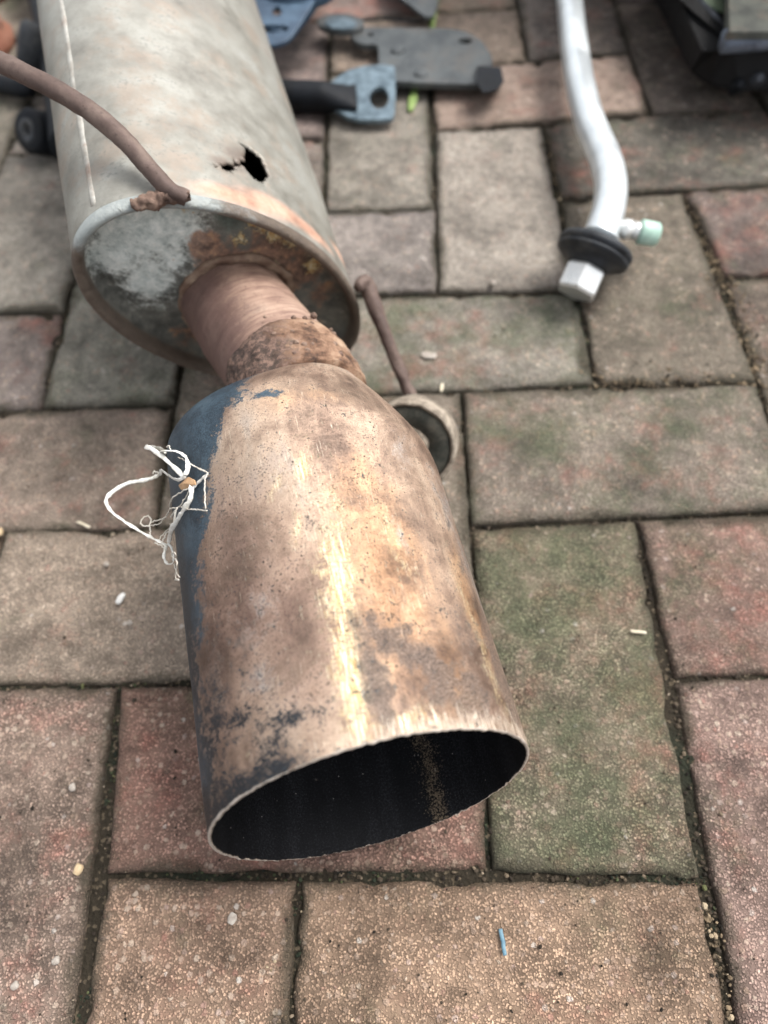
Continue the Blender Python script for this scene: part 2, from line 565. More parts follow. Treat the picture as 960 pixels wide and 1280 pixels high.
def mat_cap():
    t = NT('corroded_end_cap', .7, .1)
    P = t.attr('pc', out='Vector')
    n1 = t.noise(45, 6, .7, P); n2 = t.noise(170, 5, .72, P); n3 = t.noise(520, 3, .65, P)
    c1, c2, c3 = t.add(n1, -.5), t.add(n2, -.5), t.add(n3, -.5)
    col = t.ramp(t.add(t.mul(n1, .5), t.mul(n2, .5)), [(.3, lin(58, 56, 52)), (.45, lin(100, 100, 94)), (.57, lin(134, 132, 122)), (.72, lin(160, 152, 138))])
    w = t.step(t.add(t.attr('m_white'), t.add(t.mul(c1, 1.0), t.add(t.mul(c2, .8), t.mul(c3, .4)))), .10, .50)
    col = t.mix(t.mul(w, .9), col, t.ramp(n2, [(.3, lin(168, 180, 176)), (.5, lin(214, 220, 214)), (.65, lin(240, 242, 236))]))
    r = t.step(t.add(t.attr('m_rust'), t.add(t.mul(c1, 1.3), t.mul(c2, .8))), .36, .66)
    col = t.mix(t.mul(r, .9), col, t.ramp(n2, [(.3, lin(56, 42, 36)), (.45, lin(104, 80, 68)), (.57, lin(144, 110, 90)), (.72, lin(182, 138, 96))]))
    gr = t.step(t.add(t.attr('m_green'), t.add(t.mul(c2, 1.0), t.mul(c1, .6))), .35, .7)
    col = t.mix(t.mul(gr, .75), col, t.ramp(n2, [(.35, lin(40, 52, 50)), (.65, lin(100, 116, 108))]))
    c = t.step(t.add(t.attr('m_crust'), t.add(t.mul(c2, 1.6), t.mul(c1, .9))), .28, .50)
    col = t.mix(t.mul(c, .92), col, t.ramp(n3, [(.3, lin(168, 112, 62)), (.42, lin(186, 158, 104)), (.55, lin(204, 190, 150)), (.7, lin(216, 212, 192))]))
    lip = t.attr('m_lip')
    rr = t.step(t.add(lip, t.mul(c2, .6)), .4, .8)
    lc = t.mix(t.step(t.add(t.attr('m_lipw'), t.mul(c1, .8)), .35, .65), t.mix(n2, lin(58, 48, 42), lin(122, 106, 92)), t.mix(n2, lin(128, 136, 136), lin(182, 186, 182)))
    col = t.mix(t.mul(rr, .9), col, lc)
    t.out(col, t.ramp(n2, [(.3, g(.55)), (.7, g(.85))]), .15, t.bump(t.add(t.mul(n2, .9), t.add(t.mul(n3, .5), t.mul(c, .9))), .7, .0014))
    return t.m


def mat_rust(name, dark, midc, light, scale=60, metal=.15, rough=.78, bump=.5):
    t = NT(name, rough, metal, .35)
    P = t.obj()
    n1 = t.noise(scale, 6, .65, P); n2 = t.noise(scale * 5, 5, .7, P); n0 = t.noise(scale * .35, 3, .5, P)
    col = t.ramp(t.add(t.mul(n1, .6), t.mul(n0, .4)), [(.28, dark), (.48, midc), (.7, light)])
    col = t.mix(t.step(n2, .56, .7, 0, .6), col, dark)
    t.out(col, t.ramp(n1, [(.3, g(rough - .12)), (.7, g(min(rough + .1, 1)))]), nrm=t.bump(t.add(t.mul(n1, .5), t.mul(n2, .6)), bump, .0012))
    return t.m


def mat_pipe():
    t = NT('rusty_outlet_pipe', .62, .3)
    pc = t.attr('pc', out='Vector')
    P = t.obj()
    n1 = t.noise(40, 6, .65, P); n2 = t.noise(160, 6, .7, P); n3 = t.noise(600, 4, .65, P)
    ring = t.noise(70, 4, .6, t.vscale(pc, (.6, 4, 1)))
    col = t.ramp(t.add(t.mul(n1, .5), t.mul(ring, .5)), [(.32, lin(104, 82, 72)), (.44, lin(148, 120, 106)), (.55, lin(178, 150, 132)), (.7, lin(198, 176, 156))])
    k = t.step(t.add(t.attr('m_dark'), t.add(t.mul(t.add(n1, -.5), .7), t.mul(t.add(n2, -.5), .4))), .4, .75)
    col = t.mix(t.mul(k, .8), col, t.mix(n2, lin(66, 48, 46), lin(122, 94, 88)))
    col = t.mix(t.step(n3, .58, .7, 0, .5), col, lin(78, 54, 44))
    t.out(col, t.ramp(n2, [(.3, g(.5)), (.7, g(.75))]), .3, t.bump(t.add(n2, t.mul(n3, .6)), .4, .0009))
    return t.m


def mat_collar():
    t = NT('crusty_weld_collar', .75, .1)
    P = t.obj()
    n1 = t.noise(60, 8, .74, P); n2 = t.noise(260, 6, .75, P)
    col = t.ramp(n1, [(.36, lin(62, 44, 34)), (.45, lin(118, 88, 68)), (.54, lin(158, 126, 102)), (.66, lin(182, 156, 132))])
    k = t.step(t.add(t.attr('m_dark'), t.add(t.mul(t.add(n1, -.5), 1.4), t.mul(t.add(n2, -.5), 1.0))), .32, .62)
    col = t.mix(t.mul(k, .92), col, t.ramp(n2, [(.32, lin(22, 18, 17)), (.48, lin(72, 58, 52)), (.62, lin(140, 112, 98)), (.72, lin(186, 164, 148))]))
    col = t.mix(t.step(n2, .60, .70, 0, .8), col, lin(44, 32, 27))
    t.out(col, .75, nrm=t.bump(t.add(n1, t.mul(n2, 1.0)), 1.0, .0014))
    return t.m


def mat_simple(name, c1, c2, rough=.5, metal=0.0, scale=80, bump=.15, spec=.5, dust=None):
    t = NT(name, rough, metal, spec)
    n1 = t.noise(scale, 5, .6); n2 = t.noise(scale * 6, 4, .6)
    col = t.mix(t.step(t.add(t.mul(n1, .7), t.mul(n2, .3)), .35, .65), c1, c2)
    if dust:
        col = t.mix(t.step(t.noise(scale * .6, 6, .7), .5, .7, 0, .6), col, dust)
    t.out(col, t.ramp(n1, [(.3, g(max(rough - .08, .05))), (.7, g(min(rough + .12, 1)))]), nrm=t.bump(t.add(n1, n2), bump, .0008))
    return t.m


M_PAVER, M_BED = mat_paver(), mat_bed()
M_TIP, M_SHELL, M_CAP, M_PIPE = mat_tip(), mat_shell(), mat_cap(), mat_pipe()
M_COLLAR = mat_collar()
M_FILLET = mat_rust('weld_fillet_metal', lin(66, 48, 40), lin(116, 92, 77), lin(176, 156, 134), 70, .1, .7, .8)
M_ROD = mat_rust('rusty_rod', lin(58, 46, 42), lin(100, 84, 77), lin(138, 122, 112), 70, .2, .7, .4)
M_WELD = mat_rust('weld_crust', lin(40, 32, 29), lin(116, 94, 82), lin(184, 160, 140), 140, .1, .75, 1.0)
M_RUSTY = mat_rust('old_rust', lin(72, 44, 36), lin(138, 88, 70), lin(170, 124, 104), 40)
M_SEAM = mat_simple('seam_metal', lin(150, 144, 134), lin(186, 184, 176), .55, .2, 90, .3, .4, lin(146, 116, 98))
M_ALU = mat_simple('cast_aluminium_tube', lin(212, 218, 220), lin(228, 233, 234), .36, .6, 40, .06)
M_NUT = mat_simple('machined_aluminium', lin(222, 224, 222), lin(238, 238, 234), .32, .6, 60, .06)
M_RUBBER = mat_simple('black_rubber', lin(26, 28, 31), lin(48, 52, 57), .55, 0, 90, .15, .4, lin(84, 84, 82))
M_GREEN = mat_simple('pale_green_plastic', lin(150, 182, 166), lin(180, 206, 192), .45, 0, 60, .05)
M_STRING = mat_simple('white_plastic_tape', lin(204, 200, 188), lin(244, 242, 236), .5, 0, 200, .1)
M_FIBRE = mat_simple('frayed_fibre', lin(196, 188, 174), lin(226, 220, 208), .6, 0, 200, .05)
M_LEAF = mat_simple('dry_leaf', lin(172, 136, 100), lin(200, 164, 126), .8, 0, 200, .3)
M_BLACK = mat_simple('black_painted_steel', lin(8, 10, 13), lin(20, 24, 30), .55, 0, 60, .25, .22)
M_BLUE = mat_simple('blue_grey_painted_steel', lin(44, 62, 82), lin(76, 98, 118), .45, .1, 40, .2)
M_ZINC = mat_simple('bluish_zinc_steel', lin(62, 78, 88), lin(116, 134, 144), .45, .3, 120, .4)
M_PLATE = mat_simple('dull_grey_steel', lin(58, 62, 64), lin(88, 92, 93), .55, .2, 50, .25, .4, lin(96, 90, 84))
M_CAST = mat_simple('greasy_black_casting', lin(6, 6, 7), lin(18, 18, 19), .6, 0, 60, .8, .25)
M_CASTG = mat_simple('dirty_grey_casting', lin(48, 50, 46), lin(76, 78, 70), .55, .2, 60, .4, .5, lin(90, 78, 66))
M_CASTD = mat_simple('dull_bolt_steel', lin(40, 42, 46), lin(74, 78, 84), .5, .3, 90, .4)
M_CASTB = mat_simple('bluish_grey_casting', lin(84, 92, 106), lin(124, 134, 148), .42, .45, 60, .4)
M_GRASS = mat_simple('green_stem', lin(96, 124, 62), lin(146, 164, 96), .6, 0, 90, .2)
M_DKLEAF = mat_simple('dull_green_leaf', lin(62, 78, 58), lin(90, 100, 78), .7, 0, 90, .2)
M_RINGM = mat_simple('dusty_grey_rubber', lin(62, 64, 59), lin(94, 92, 83), .85, 0, 90, .4, .2, lin(128, 120, 107))
M_LIT_RIM = mat_simple('dusty_beige_lit_rim', lin(112, 102, 90), lin(176, 164, 148), .85, 0, 120, .4, .3)  # dusty tan, with the sky-lit rim's brightness put into the colour
M_PALE = mat_simple('pale_grit_stone', lin(146, 136, 126), lin(178, 170, 160), .85, 0, 300, .4, .3)
M_CHIP = mat_simple('white_chip', lin(206, 204, 198), lin(236, 234, 230), .6, 0, 300, .2)
M_TWIG = mat_simple('pale_twig', lin(188, 176, 150), lin(216, 206, 184), .7, 0, 300, .3)
M_BLUEP = mat_simple('blue_plastic', lin(74, 108, 124), lin(104, 136, 150), .5, 0, 300, .1)
M_TAN = mat_simple('tan_stone', lin(176, 152, 118), lin(206, 184, 150), .85, 0, 300, .4)

# ================================================================== the paving
U = 0.1                                           # paver 200 x 100 mm, laid in a herringbone
MEAS = {(3, 1): (612, 1093), (4, 1): (878, 1100), (4, 3): (797, 648), (3, 3): (588, 658), (2, 1): (372, 1100), (1, 1): (130, 1095),
        (1, 2): (147, 855), (4, 2): (842, 848), (3, 4): (577, 488), (4, 4): (745, 480), (4, 5): (722, 363), (3, 5): (547, 364),
        (3, 7): (543, 163), (5, 7): (815, 143), (5, 8): (788, 68), (0, 4): (50, 510), (0, 5): (80, 388), (0, 3): (5, 663),
        (3, 6): (545, 260), (2, 6): (405, 262), (5, 4): (950, 478), (5, 5): (905, 345)}
LAT = {k: at(*p)[:2] - np.array(k) * U for k, p in MEAS.items()}


def lat(i, j):
    p = np.array([i, j], float) * U
    if (i, j) in LAT: return p + LAT[(i, j)]
    # neighbours pull a little
    w, s = 0.25, np.zeros(2)
    for k, o in LAT.items():
        d = hypot(k[0] - i, k[1] - j)
        if d < 2.5:
            ww = 1 / (d * d)
            w += ww; s += ww * o
    return p + s / w


TINT = {(2, 0): (160, 138, 120, 0, .1), (1, 1): (142, 116, 106, .1, .34), (0, 0): (148, 132, 122, .05, .35), (4, 0): (150, 130, 123, .15, .36),
        (3, 1): (138, 128, 114, .64, .45), (4, 2): (136, 118, 110, .3, .42), (3, 3): (136, 128, 120, .4, .35), (0, 2): (160, 148, 136, .05, .1),
        (-1, 3): (150, 138, 128, .1, .3), (2, 4): (142, 134, 124, .42, .35), (3, 5): (160, 150, 140, .1, .1), (1, 5): (148, 138, 132, .05, .1),
        (2, 6): (146, 138, 128, .05, .1), (3, 7): (162, 142, 130, 0, .3), (0, 4): (152, 146, 134, .25, .15), (-2, 4): (134, 122, 116, .1, .35),
        (4, 4): (122, 112, 100, .15, .2), (1, -1): (154, 132, 116, .05, .2), (-1, 5): (150, 142, 132, .1, .1), (4, 6): (106, 100, 92, .2, .4),
        (5, 5): (118, 104, 98, .25, .55), (5, 3): (124, 114, 106, .25, .3), (5, 7): (124, 112, 104, .15, .25), (4, 8): (120, 110, 104, .1, .25), (6, 6): (120, 108, 100, .1, .3), (2, 2): (140, 132, 122, .3, .2), (1, 3): (144, 136, 126, .25, .2)}

pavement = mesh('pavement', [(-30, -30, -.0046), (30, -30, -.0046), (30, 30, -.0046), (-30, 30, -.0046)], [(0, 1, 2, 3)], M_BED, smooth=False)
tag(pavement, kind='structure')


def axis_samples(n):
    """0..1, denser towards both ends"""
    e = [0, .008, .016, .026, .04, .06, .09]
    mid_ = list(np.linspace(.12, .88, n))
    return np.array(e + mid_ + [1 - x for x in e[::-1]])


def make_paver(c, seed, detail):
    """c: four corners (counter-clockwise, already inset), long side along c0-c1 or c1-c2"""
    c = [np.asarray(q, float) for q in c]
    lx, ly = np.linalg.norm(c[1] - c[0]), np.linalg.norm(c[3] - c[0])
    if detail:
        sx, sy = axis_samples(26 if lx > ly else 14), axis_samples(26 if ly > lx else 14)
    else:
        sx = sy = np.array([0, .05, .95, 1])
    nx, ny = len(sx), len(sy)
    tiltx, tilty = rng.normal(0, .006), rng.normal(0, .006)
    dz = rng.normal(0, .0007)
    V, Ed = [], []
    for b in sy:
        for a in sx:
            p = (1 - a) * (1 - b) * c[0] + a * (1 - b) * c[1] + a * b * c[2] + (1 - a) * b * c[3]
            dx, dy = min(a, 1 - a) * lx, min(b, 1 - b) * ly
            e = min(dx, dy)
            q = (p[0], p[1], seed)
            if detail:
                rr = .0036 + .0022 * nz(q, 40, seed)        # worn arris
                chip = max(0, fbm(q, 70, seed + 5, 3) - .22) * .012 * max(0, 1 - e / .014)
                k = max(0, 1 - dx / rr) ** 2, max(0, 1 - dy / rr) ** 2
                z = -rr * (1 - sqrt(max(0, 1 - min(1, k[0] + k[1])))) * .8 - chip
                z += .0006 * fbm(q, 55, seed + 2, 3) + .0009 * nz(q, 14, seed + 3)
                # wavering edge line
                wob = .0018 * fbm(q, 60, seed + 9, 3) * max(0, 1 - e / .01)
                ctr = (c[0] + c[2]) / 2
                dv = p - ctr
                p = p + dv / (np.linalg.norm(dv) + 1e-9) * wob
            else:
                z = 0 if e > .004 else -.004
            z += dz + tiltx * (a - .5) * lx + tilty * (b - .5) * ly
            V.append((p[0], p[1], z))
            Ed.append(max(0, 1 - e / .017))
    Fs = grid_faces(ny, nx, wrap=False)
    # skirt
    ring = [i for i in range(nx)] + [r * nx + nx - 1 for r in range(1, ny)] + [(ny - 1) * nx + i for i in range(nx - 2, -1, -1)] + [r * nx for r in range(ny - 2, 0, -1)]
    o = len(V)
    for i in ring:
        V.append((V[i][0], V[i][1], -.03)); Ed.append(1)
    m = len(ring)
    Fs += [(ring[(k + 1) % m], ring[k], o + k, o + (k + 1) % m) for k in range(m)]
    return V, Fs, np.array(Ed)


def inside_view(i, j, w, h):
    return -3 <= i <= 6 and -2 <= j <= 10


n_pav = 0
for j in range(-4, 14):
    for i in range(-5, 11):
        r = (i + j) % 4
        if r == 2: w, h = 2, 1
        elif r == 0: w, h = 1, 2
        else: continue
        cs = [lat(i, j), lat(i + w, j), lat(i + w, j + h), lat(i, j + h)]
        ins = [.0008 + .0009 * rng.random() for _ in range(4)]
        ex = (cs[1] - cs[0]) / np.linalg.norm(cs[1] - cs[0]); ey = (cs[3] - cs[0]) / np.linalg.norm(cs[3] - cs[0])
        cs = [cs[0] + ex * ins[0] + ey * ins[1], cs[1] - ex * ins[2] + ey * ins[1], cs[2] - ex * ins[2] - ey * ins[3], cs[3] + ex * ins[0] - ey * ins[3]]
        V, Fs, Ed = make_paver(cs, n_pav * 1.37, inside_view(i, j, w, h))
        o = mesh('paver', V, Fs, M_PAVER, pavement, attrs={'edge': Ed})
        T = TINT.get((i, j))
        if T is None:
            b = rng.normal(0, 8)
            T = (146 + b, 133 + b * .9 + rng.normal(0, 3), 123 + b * .85 + rng.normal(0, 4), max(0, rng.normal(.12, .12)), max(0, rng.normal(.25, .15)))
        cl = lin(T[0] * .935, T[1] * .91, T[2] * .88) if j < 4 else lin(T[0] * .97, T[1] * .975, T[2] * .97)
        o['tint'] = [cl[0], cl[1], cl[2]]
        o['moss'] = float(T[3]); o['red'] = float(T[4]); o['grit'] = 1.0 if j <= 1 else float(np.clip(.9 - .16 * j, .15, 1))
        n_pav += 1

# sand, soil crumbs and moss packed into the joints
def crumb_template():
    t = (1 + 5 ** .5) / 2
    v = np.array([(-1, t, 0), (1, t, 0), (-1, -t, 0), (1, -t, 0), (0, -1, t), (0, 1, t), (0, -1, -t), (0, 1, -t), (t, 0, -1), (t, 0, 1), (-t, 0, -1), (-t, 0, 1)], float)
    v /= np.linalg.norm(v[0])
    f = [(0, 11, 5), (0, 5, 1), (0, 1, 7), (0, 7, 10), (0, 10, 11), (1, 5, 9), (5, 11, 4), (11, 10, 2), (10, 7, 6), (7, 1, 8), (3, 9, 4), (3, 4, 2), (3, 2, 6), (3, 6, 8), (3, 8, 9), (4, 9, 5), (2, 4, 11), (6, 2, 10), (8, 6, 7), (9, 8, 1)]
    return v, f


CV, CF = crumb_template()


def crumbs(name, pts, rads, mat, label, cat):
    V, Fs, tone = [], [], []
    for p, r in zip(pts, rads):
        s = r * rng.uniform(.6, 1.25, 3) * np.array([1, 1, .75])
        a = rng.uniform(0, 2 * pi)
        Rz = np.array([[cos(a), -sin(a), 0], [sin(a), cos(a), 0], [0, 0, 1]])
        v = (CV * rng.uniform(.8, 1.15, (12, 1)) * s) @ Rz.T + p
        o = len(V) * 12
        V.append(v)
        Fs += [(o + f[0], o + f[1], o + f[2]) for f in CF]
        tone.append(np.full(12, rng.random()))
    o = mesh(name, np.concatenate(V), Fs, mat, None, smooth=False, attrs={'tone': np.concatenate(tone)})
    return tag(o, label, cat, kind='stuff')


def mat_crumb(name, stops):
    t = NT(name, .9, 0, .2)
    t.out(t.mix(.35, t.ramp(t.attr('tone'), stops), t.noise(900, 3, .6)), nrm=t.bump(t.noise(1500, 3, .6), .5, .0006))
    col = t.ramp(t.attr('tone'), stops)
    t.out(t.mix(1, col, t.ramp(t.noise(1200, 3, .6), [(.3, g(.7)), (.7, g(1.2))]), 'MULTIPLY'))
    return t.m


M_SAND = mat_crumb('joint_sand_grains', [(0, lin(30, 27, 23)), (.5, lin(54, 47, 40)), (.8, lin(84, 74, 62)), (.95, lin(124, 110, 92)), (1, lin(164, 150, 132))])
M_TANS = mat_crumb('tan_mortar_crumbs', [(0, lin(50, 44, 37)), (.5, lin(100, 87, 70)), (.85, lin(140, 122, 98)), (1, lin(176, 160, 134))])
M_MOSS = mat_crumb('joint_moss', [(0, lin(28, 32, 27)), (.5, lin(46, 52, 40)), (.85, lin(70, 76, 54)), (1, lin(98, 100, 66))])

edges = []
for j in range(-2, 10):
    for i in range(-3, 7):
        r = (i + j) % 4
        if r == 2: w, h = 2, 1
        elif r == 0: w, h = 1, 2
        else: continue
        edges += [(lat(i, j), lat(i + w, j)), (lat(i, j), lat(i, j + h))]
pts, rad, mp, mr, = [], [], [], []
for a, b in edges:
    L = np.linalg.norm(b - a)
    t_ = (b - a) / L
    nrm_ = np.array([-t_[1], t_[0]])
    den = 600 if (a[1] < .45) else 330
    for _ in range(int(L * den * rng.uniform(.6, 1.3))):
        s = rng.random(); q = a + s * (b - a) + nrm_ * rng.normal(0, .0022)
        if nz((q[0], q[1], 2.0), 26) < -.22: continue
        r_ = abs(rng.normal(.0007, .00035)) + .0003
        pts.append((q[0], q[1], -.0046 + rng.uniform(0, .0014))); rad.append(r_)
    for _ in range(int(L * den * 1.2)):
        s = rng.random(); q = a + s * (b - a) + nrm_ * rng.normal(0, .0026)
        if nz((q[0], q[1], 9.0), 16) < .02: continue
        mp.append((q[0], q[1], -.0048 + rng.uniform(0, .0018))); mr.append(rng.uniform(.0004, .0012))
crumbs('joint_sand', pts, rad, M_SAND, 'coarse brown sand and grit lying in the paving joints', 'sand')
crumbs('joint_moss', mp, mr, M_MOSS, 'dark green moss cushions growing in the paving joints', 'moss')
# grit strewn over the pavers themselves
gp, gr_ = [], []
for _ in range(900):
    q = at(rng.uniform(-20, 980), rng.uniform(0, 1290), 0)
    gp.append((q[0], q[1], .0004)); gr_.append(abs(rng.normal(.0003, .00025)) + .00022)
crumbs('loose_grit', gp, gr_, M_SAND, 'fine loose grit strewn over the paving', 'grit')
# old mortar smeared along the joint at the right and beside the aluminium pipe
tp, tr_ = [], []
for path, wd, n in (([(868, 240), (885, 300), (905, 350), (930, 420), (960, 500)], 11, 1100), ([(690, 165), (694, 200), (706, 245)], 6, 260),
                    ([(745, 470), (800, 480), (880, 468), (940, 474)], 9, 500), ([(350, 1105), (352, 1160), (340, 1215), (345, 1280)], 7, 120), ([(880, 1130), (900, 1200), (912, 1275)], 5, 70)):
    pp = catmull([(*p, 0) for p in path], 20)
    for _ in range(n):
        k = pp[rng.integers(len(pp))]
        q = at(k[0] + rng.normal(0, wd), k[1] + rng.normal(0, wd), 0)
        tp.append((q[0], q[1], rng.uniform(-.0030, .0002))); tr_.append(abs(rng.normal(.0003, .0005)) + .0003)
crumbs('mortar_crumbs', tp, tr_, M_TANS, 'tan mortar crumbs spilled along open paving joints', 'mortar')

# ================================================================== the exhaust
RT = 0.064
CT = np.array([.20636, .3, .0958])
dT, uT, vT = frame(-.2203, .0159, 0)
K0, K1, K2 = -.17742, .0258257, .184405          # plane of the slanted cut


def hit_cyl(x, y, C, d, u, v, a, b, far=False):
    D = ray(x, y); o = CAM - C
    Du, Dv, ou, ov = D @ u / a, D @ v / b, o @ u / a, o @ v / b
    aa, bb, cc = Du * Du + Dv * Dv, 2 * (Du * ou + Dv * ov), ou * ou + ov * ov - 1
    ds = bb * bb - 4 * aa * cc
    if ds < 0: return None
    t = (-bb + (1 if far else -1) * sqrt(ds)) / 2 / aa
    X = o + t * D
    return atan2(X @ v / b, X @ u / a), X @ d


def tip_hit(x, y, far=False): return hit_cyl(x, y, CT, dT, uT, vT, RT, RT, far)


def tip_pt(th, s, r=RT): return CT + s * dT + r * (cos(th) * uT + sin(th) * vT)


muffler = empty('exhaust_muffler', (.16, .41, 0), 'rusty oval exhaust muffler with wide slant-cut tip lying on the pavers', 'muffler')
NS = 300
NA = 384
TH = np.linspace(0, 2 * pi, NA, endpoint=False)
NECK_C = CT + .019 * dT + .006 * uT
NECK_R = .034
rows, rs = [], []


def s_rim(th):
    return K0 + K1 * RT * cos(th) + K2 * RT * sin(th)


def s_sh(th): return -.025 - .018 * cos(th)


body_t = np.linspace(0, 1, 150) ** 1.0
V, S, R_, ANG = [], [], [], []
for k in body_t:
    for th in TH:
        s = s_rim(th) * (1 - k) + (s_sh(th)) * k
        jag = (.0006 * nz((cos(th) * 9, sin(th) * 9, 3), 3) + .00016 * nz((cos(th) * 40, sin(th) * 40, 5), 1)) * (1 - k) ** 40
        s += jag
        p = tip_pt(th, s)
        rr = RT + .0005 * fbm(p, 18, 4, 2)
        V.append(tip_pt(th, s, rr)); S.append(s); ANG.append(th)
nb = len(body_t)
nc = 40
for q in np.linspace(0, 1, nc + 1)[1:]:
    for th in TH:
        P0 = tip_pt(th, s_sh(th)); P1 = tip_pt(th, s_sh(th) + .016, RT)
        P2 = NECK_C + NECK_R * (cos(th) * uT + sin(th) * vT)
        p = (1 - q) ** 2 * P0 + 2 * q * (1 - q) * P1 + q * q * P2
        p = p + .0004 * fbm(p, 30, 8, 2) * uT
        V.append(p); S.append(s_sh(th) + q * .045); ANG.append(th)
n_out = nb + nc
V_out = np.array(V); S = np.array(S); ANG = np.array(ANG)
# inner skin
ctr_ax = CT + ((V_out - CT) @ dT)[:, None] * dT
rad_dir = V_out - ctr_ax
rad_dir /= np.linalg.norm(rad_dir, axis=1)[:, None]
V_in = V_out - rad_dir * .0013
Vt = np.concatenate([V_out, V_in])
F_t = grid_faces(n_out, NA) + grid_faces(n_out, NA, off=n_out * NA, flip=True)
oi = n_out * NA
F_t += [(j, oi + j, oi + (j + 1) % NA, (j + 1) % NA) for j in range(NA)]
arc = ((ANG - pi / 2 + pi) % (2 * pi) - pi) * RT                    # 0 on top, + to the left
pcT = np.stack([arc, S, np.zeros_like(S)], 1)


def px2as(x, y):
    h = tip_hit(x, y)
    while h is None:                              # just off the silhouette: slide back on
        x += 2 if x < 400 else -2
        h = tip_hit(x, y)
    return np.array([((h[0] - pi / 2 + pi) % (2 * pi) - pi) * RT, h[1]])


def blob(pc, x, y, rx, ry, rot=0, amp=1.0, p=2):
    """soft patch centred where the photograph shows pixel x, y; radii in metres across / along"""
    c = px2as(x, y)
    dx, dy = pc[:, 0] - c[0], pc[:, 1] - c[1]
    a, b = cos(rot), sin(rot)
    q = ((a * dx + b * dy) / rx) ** 2 + ((-b * dx + a * dy) / ry) ** 2
    return amp * np.exp(-q ** (p / 2))


def strip(pc, pts, w):
    """0..1 left of a line through pixels pts (towards larger arc)"""
    A = sorted([tuple(px2as(*p)) for p in pts], key=lambda q: q[1])
    xs = np.interp(pc[:, 1], [q[1] for q in A], [q[0] for q in A])
    ww = w * np.interp(pc[:, 1], [-.11, -.07], [2.4, 1.0])       # the paint thins out towards the mouth
    return np.clip(.5 + (pc[:, 0] - xs) / ww, 0, 1)


def tip_masks(pc):
    m = {}
    m['m_blue'] = strip(pc, [(300, 492), (286, 515), (268, 560), (264, 600), (258, 650), (249, 700), (246, 760), (250, 830), (256, 900), (263, 960), (268, 1010)], .042)
    m['m_blue'] = np.maximum(m['m_blue'], blob(pc, 330, 488, .018, .006, 0, .55))
    srim = K0 + K1 * RT * cos_arc(pc) + K2 * RT * sin_arc(pc)
    dist = pc[:, 1] - srim
    cr = px2as(395, 945)[0]
    m['m_soot'] = np.maximum.reduce([blob(pc, 285, 902, .022, .0045, .1, .62), blob(pc, 350, 903, .020, .0035, 0, .56), blob(pc, 340, 955, .024, .009, .45, .62), blob(pc, 262, 930, .014, .03, 0, .50), blob(pc, 238, 810, .012, .05, 0, .58)])
    m['m_soot'] = np.maximum(m['m_soot'], .85 * np.clip(1.15 - dist / .02, 0, 1) * np.clip((pc[:, 0] - cr) / .012, 0, 1))
    m['m_soot'] -= blob(pc, 305, 948, .0055, .004, 0, .6)
    m['m_edge'] = np.clip(1.2 - dist / .0007, 0, 1)
    m['m_gold'] = np.maximum.reduce([blob(pc, 424, 735, .0070, .036, .08, .78), blob(pc, 440, 850, .0070, .026, 0, .80), blob(pc, 378, 585, .004, .010, .2, .62), blob(pc, 372, 660, .0026, .007, .3, .66),  # long patches on top are painted highlight, the others scrapes
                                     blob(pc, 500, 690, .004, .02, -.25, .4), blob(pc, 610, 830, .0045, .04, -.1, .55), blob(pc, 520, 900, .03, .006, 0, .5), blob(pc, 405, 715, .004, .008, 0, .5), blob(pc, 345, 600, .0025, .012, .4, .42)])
    m['m_stain'] = np.maximum.reduce([blob(pc, 468, 860, .006, .02, 0, .75), blob(pc, 520, 820, .008, .032, -.85, .8), blob(pc, 560, 855, .018, .016, 0, .6), blob(pc, 590, 800, .012, .014, -.3, .6), blob(pc, 628, 850, .012, .05, 0, .85), blob(pc, 590, 870, .014, .02, 0, .65), blob(pc, 600, 740, .008, .03, -.2, .5), blob(pc, 265, 850, .018, .022, 0, .6), blob(pc, 250, 790, .012, .04, 0, .5), blob(pc, 405, 660, .008, .012, 0, .3)])
    m['m_grey'] = np.maximum.reduce([blob(pc, 500, 560, .012, .025, .2, .55), blob(pc, 510, 690, .004, .05, -.1, .5), blob(pc, 595, 720, .011, .03, -.2, .72), blob(pc, 560, 640, .016, .03, 0, .5), blob(pc, 420, 500, .03, .008, 0, .35), blob(pc, 310, 770, .02, .02, 0, .42), blob(pc, 330, 850, .012, .008, 0, .55)])
    m['m_mauve'] = np.maximum.reduce([blob(pc, 262, 790, .02, .06, 0, 1.0), blob(pc, 300, 730, .022, .06, 0, .9), blob(pc, 330, 620, .02, .03, 0, .5), blob(pc, 360, 800, .022, .04, 0, .8)])
    m['m_orange'] = np.maximum.reduce([blob(pc, 490, 720, .02, .055, 0, 1), blob(pc, 440, 620, .014, .03, 0, .8), blob(pc, 560, 830, .012, .03, 0, .8), blob(pc, 380, 490, .03, .012, 0, .6), blob(pc, 255, 680, .006, .05, 0, .5), blob(pc, 590, 760, .008, .03, 0, 1)])
    m['m_rim'] = np.clip(.92 - dist / .012, 0, 1) * np.clip(.5 - pc[:, 0] / .05, .25, 1)
    return m


def cos_arc(pc): return np.cos(pc[:, 0] / RT + pi / 2)
def sin_arc(pc): return np.sin(pc[:, 0] / RT + pi / 2)


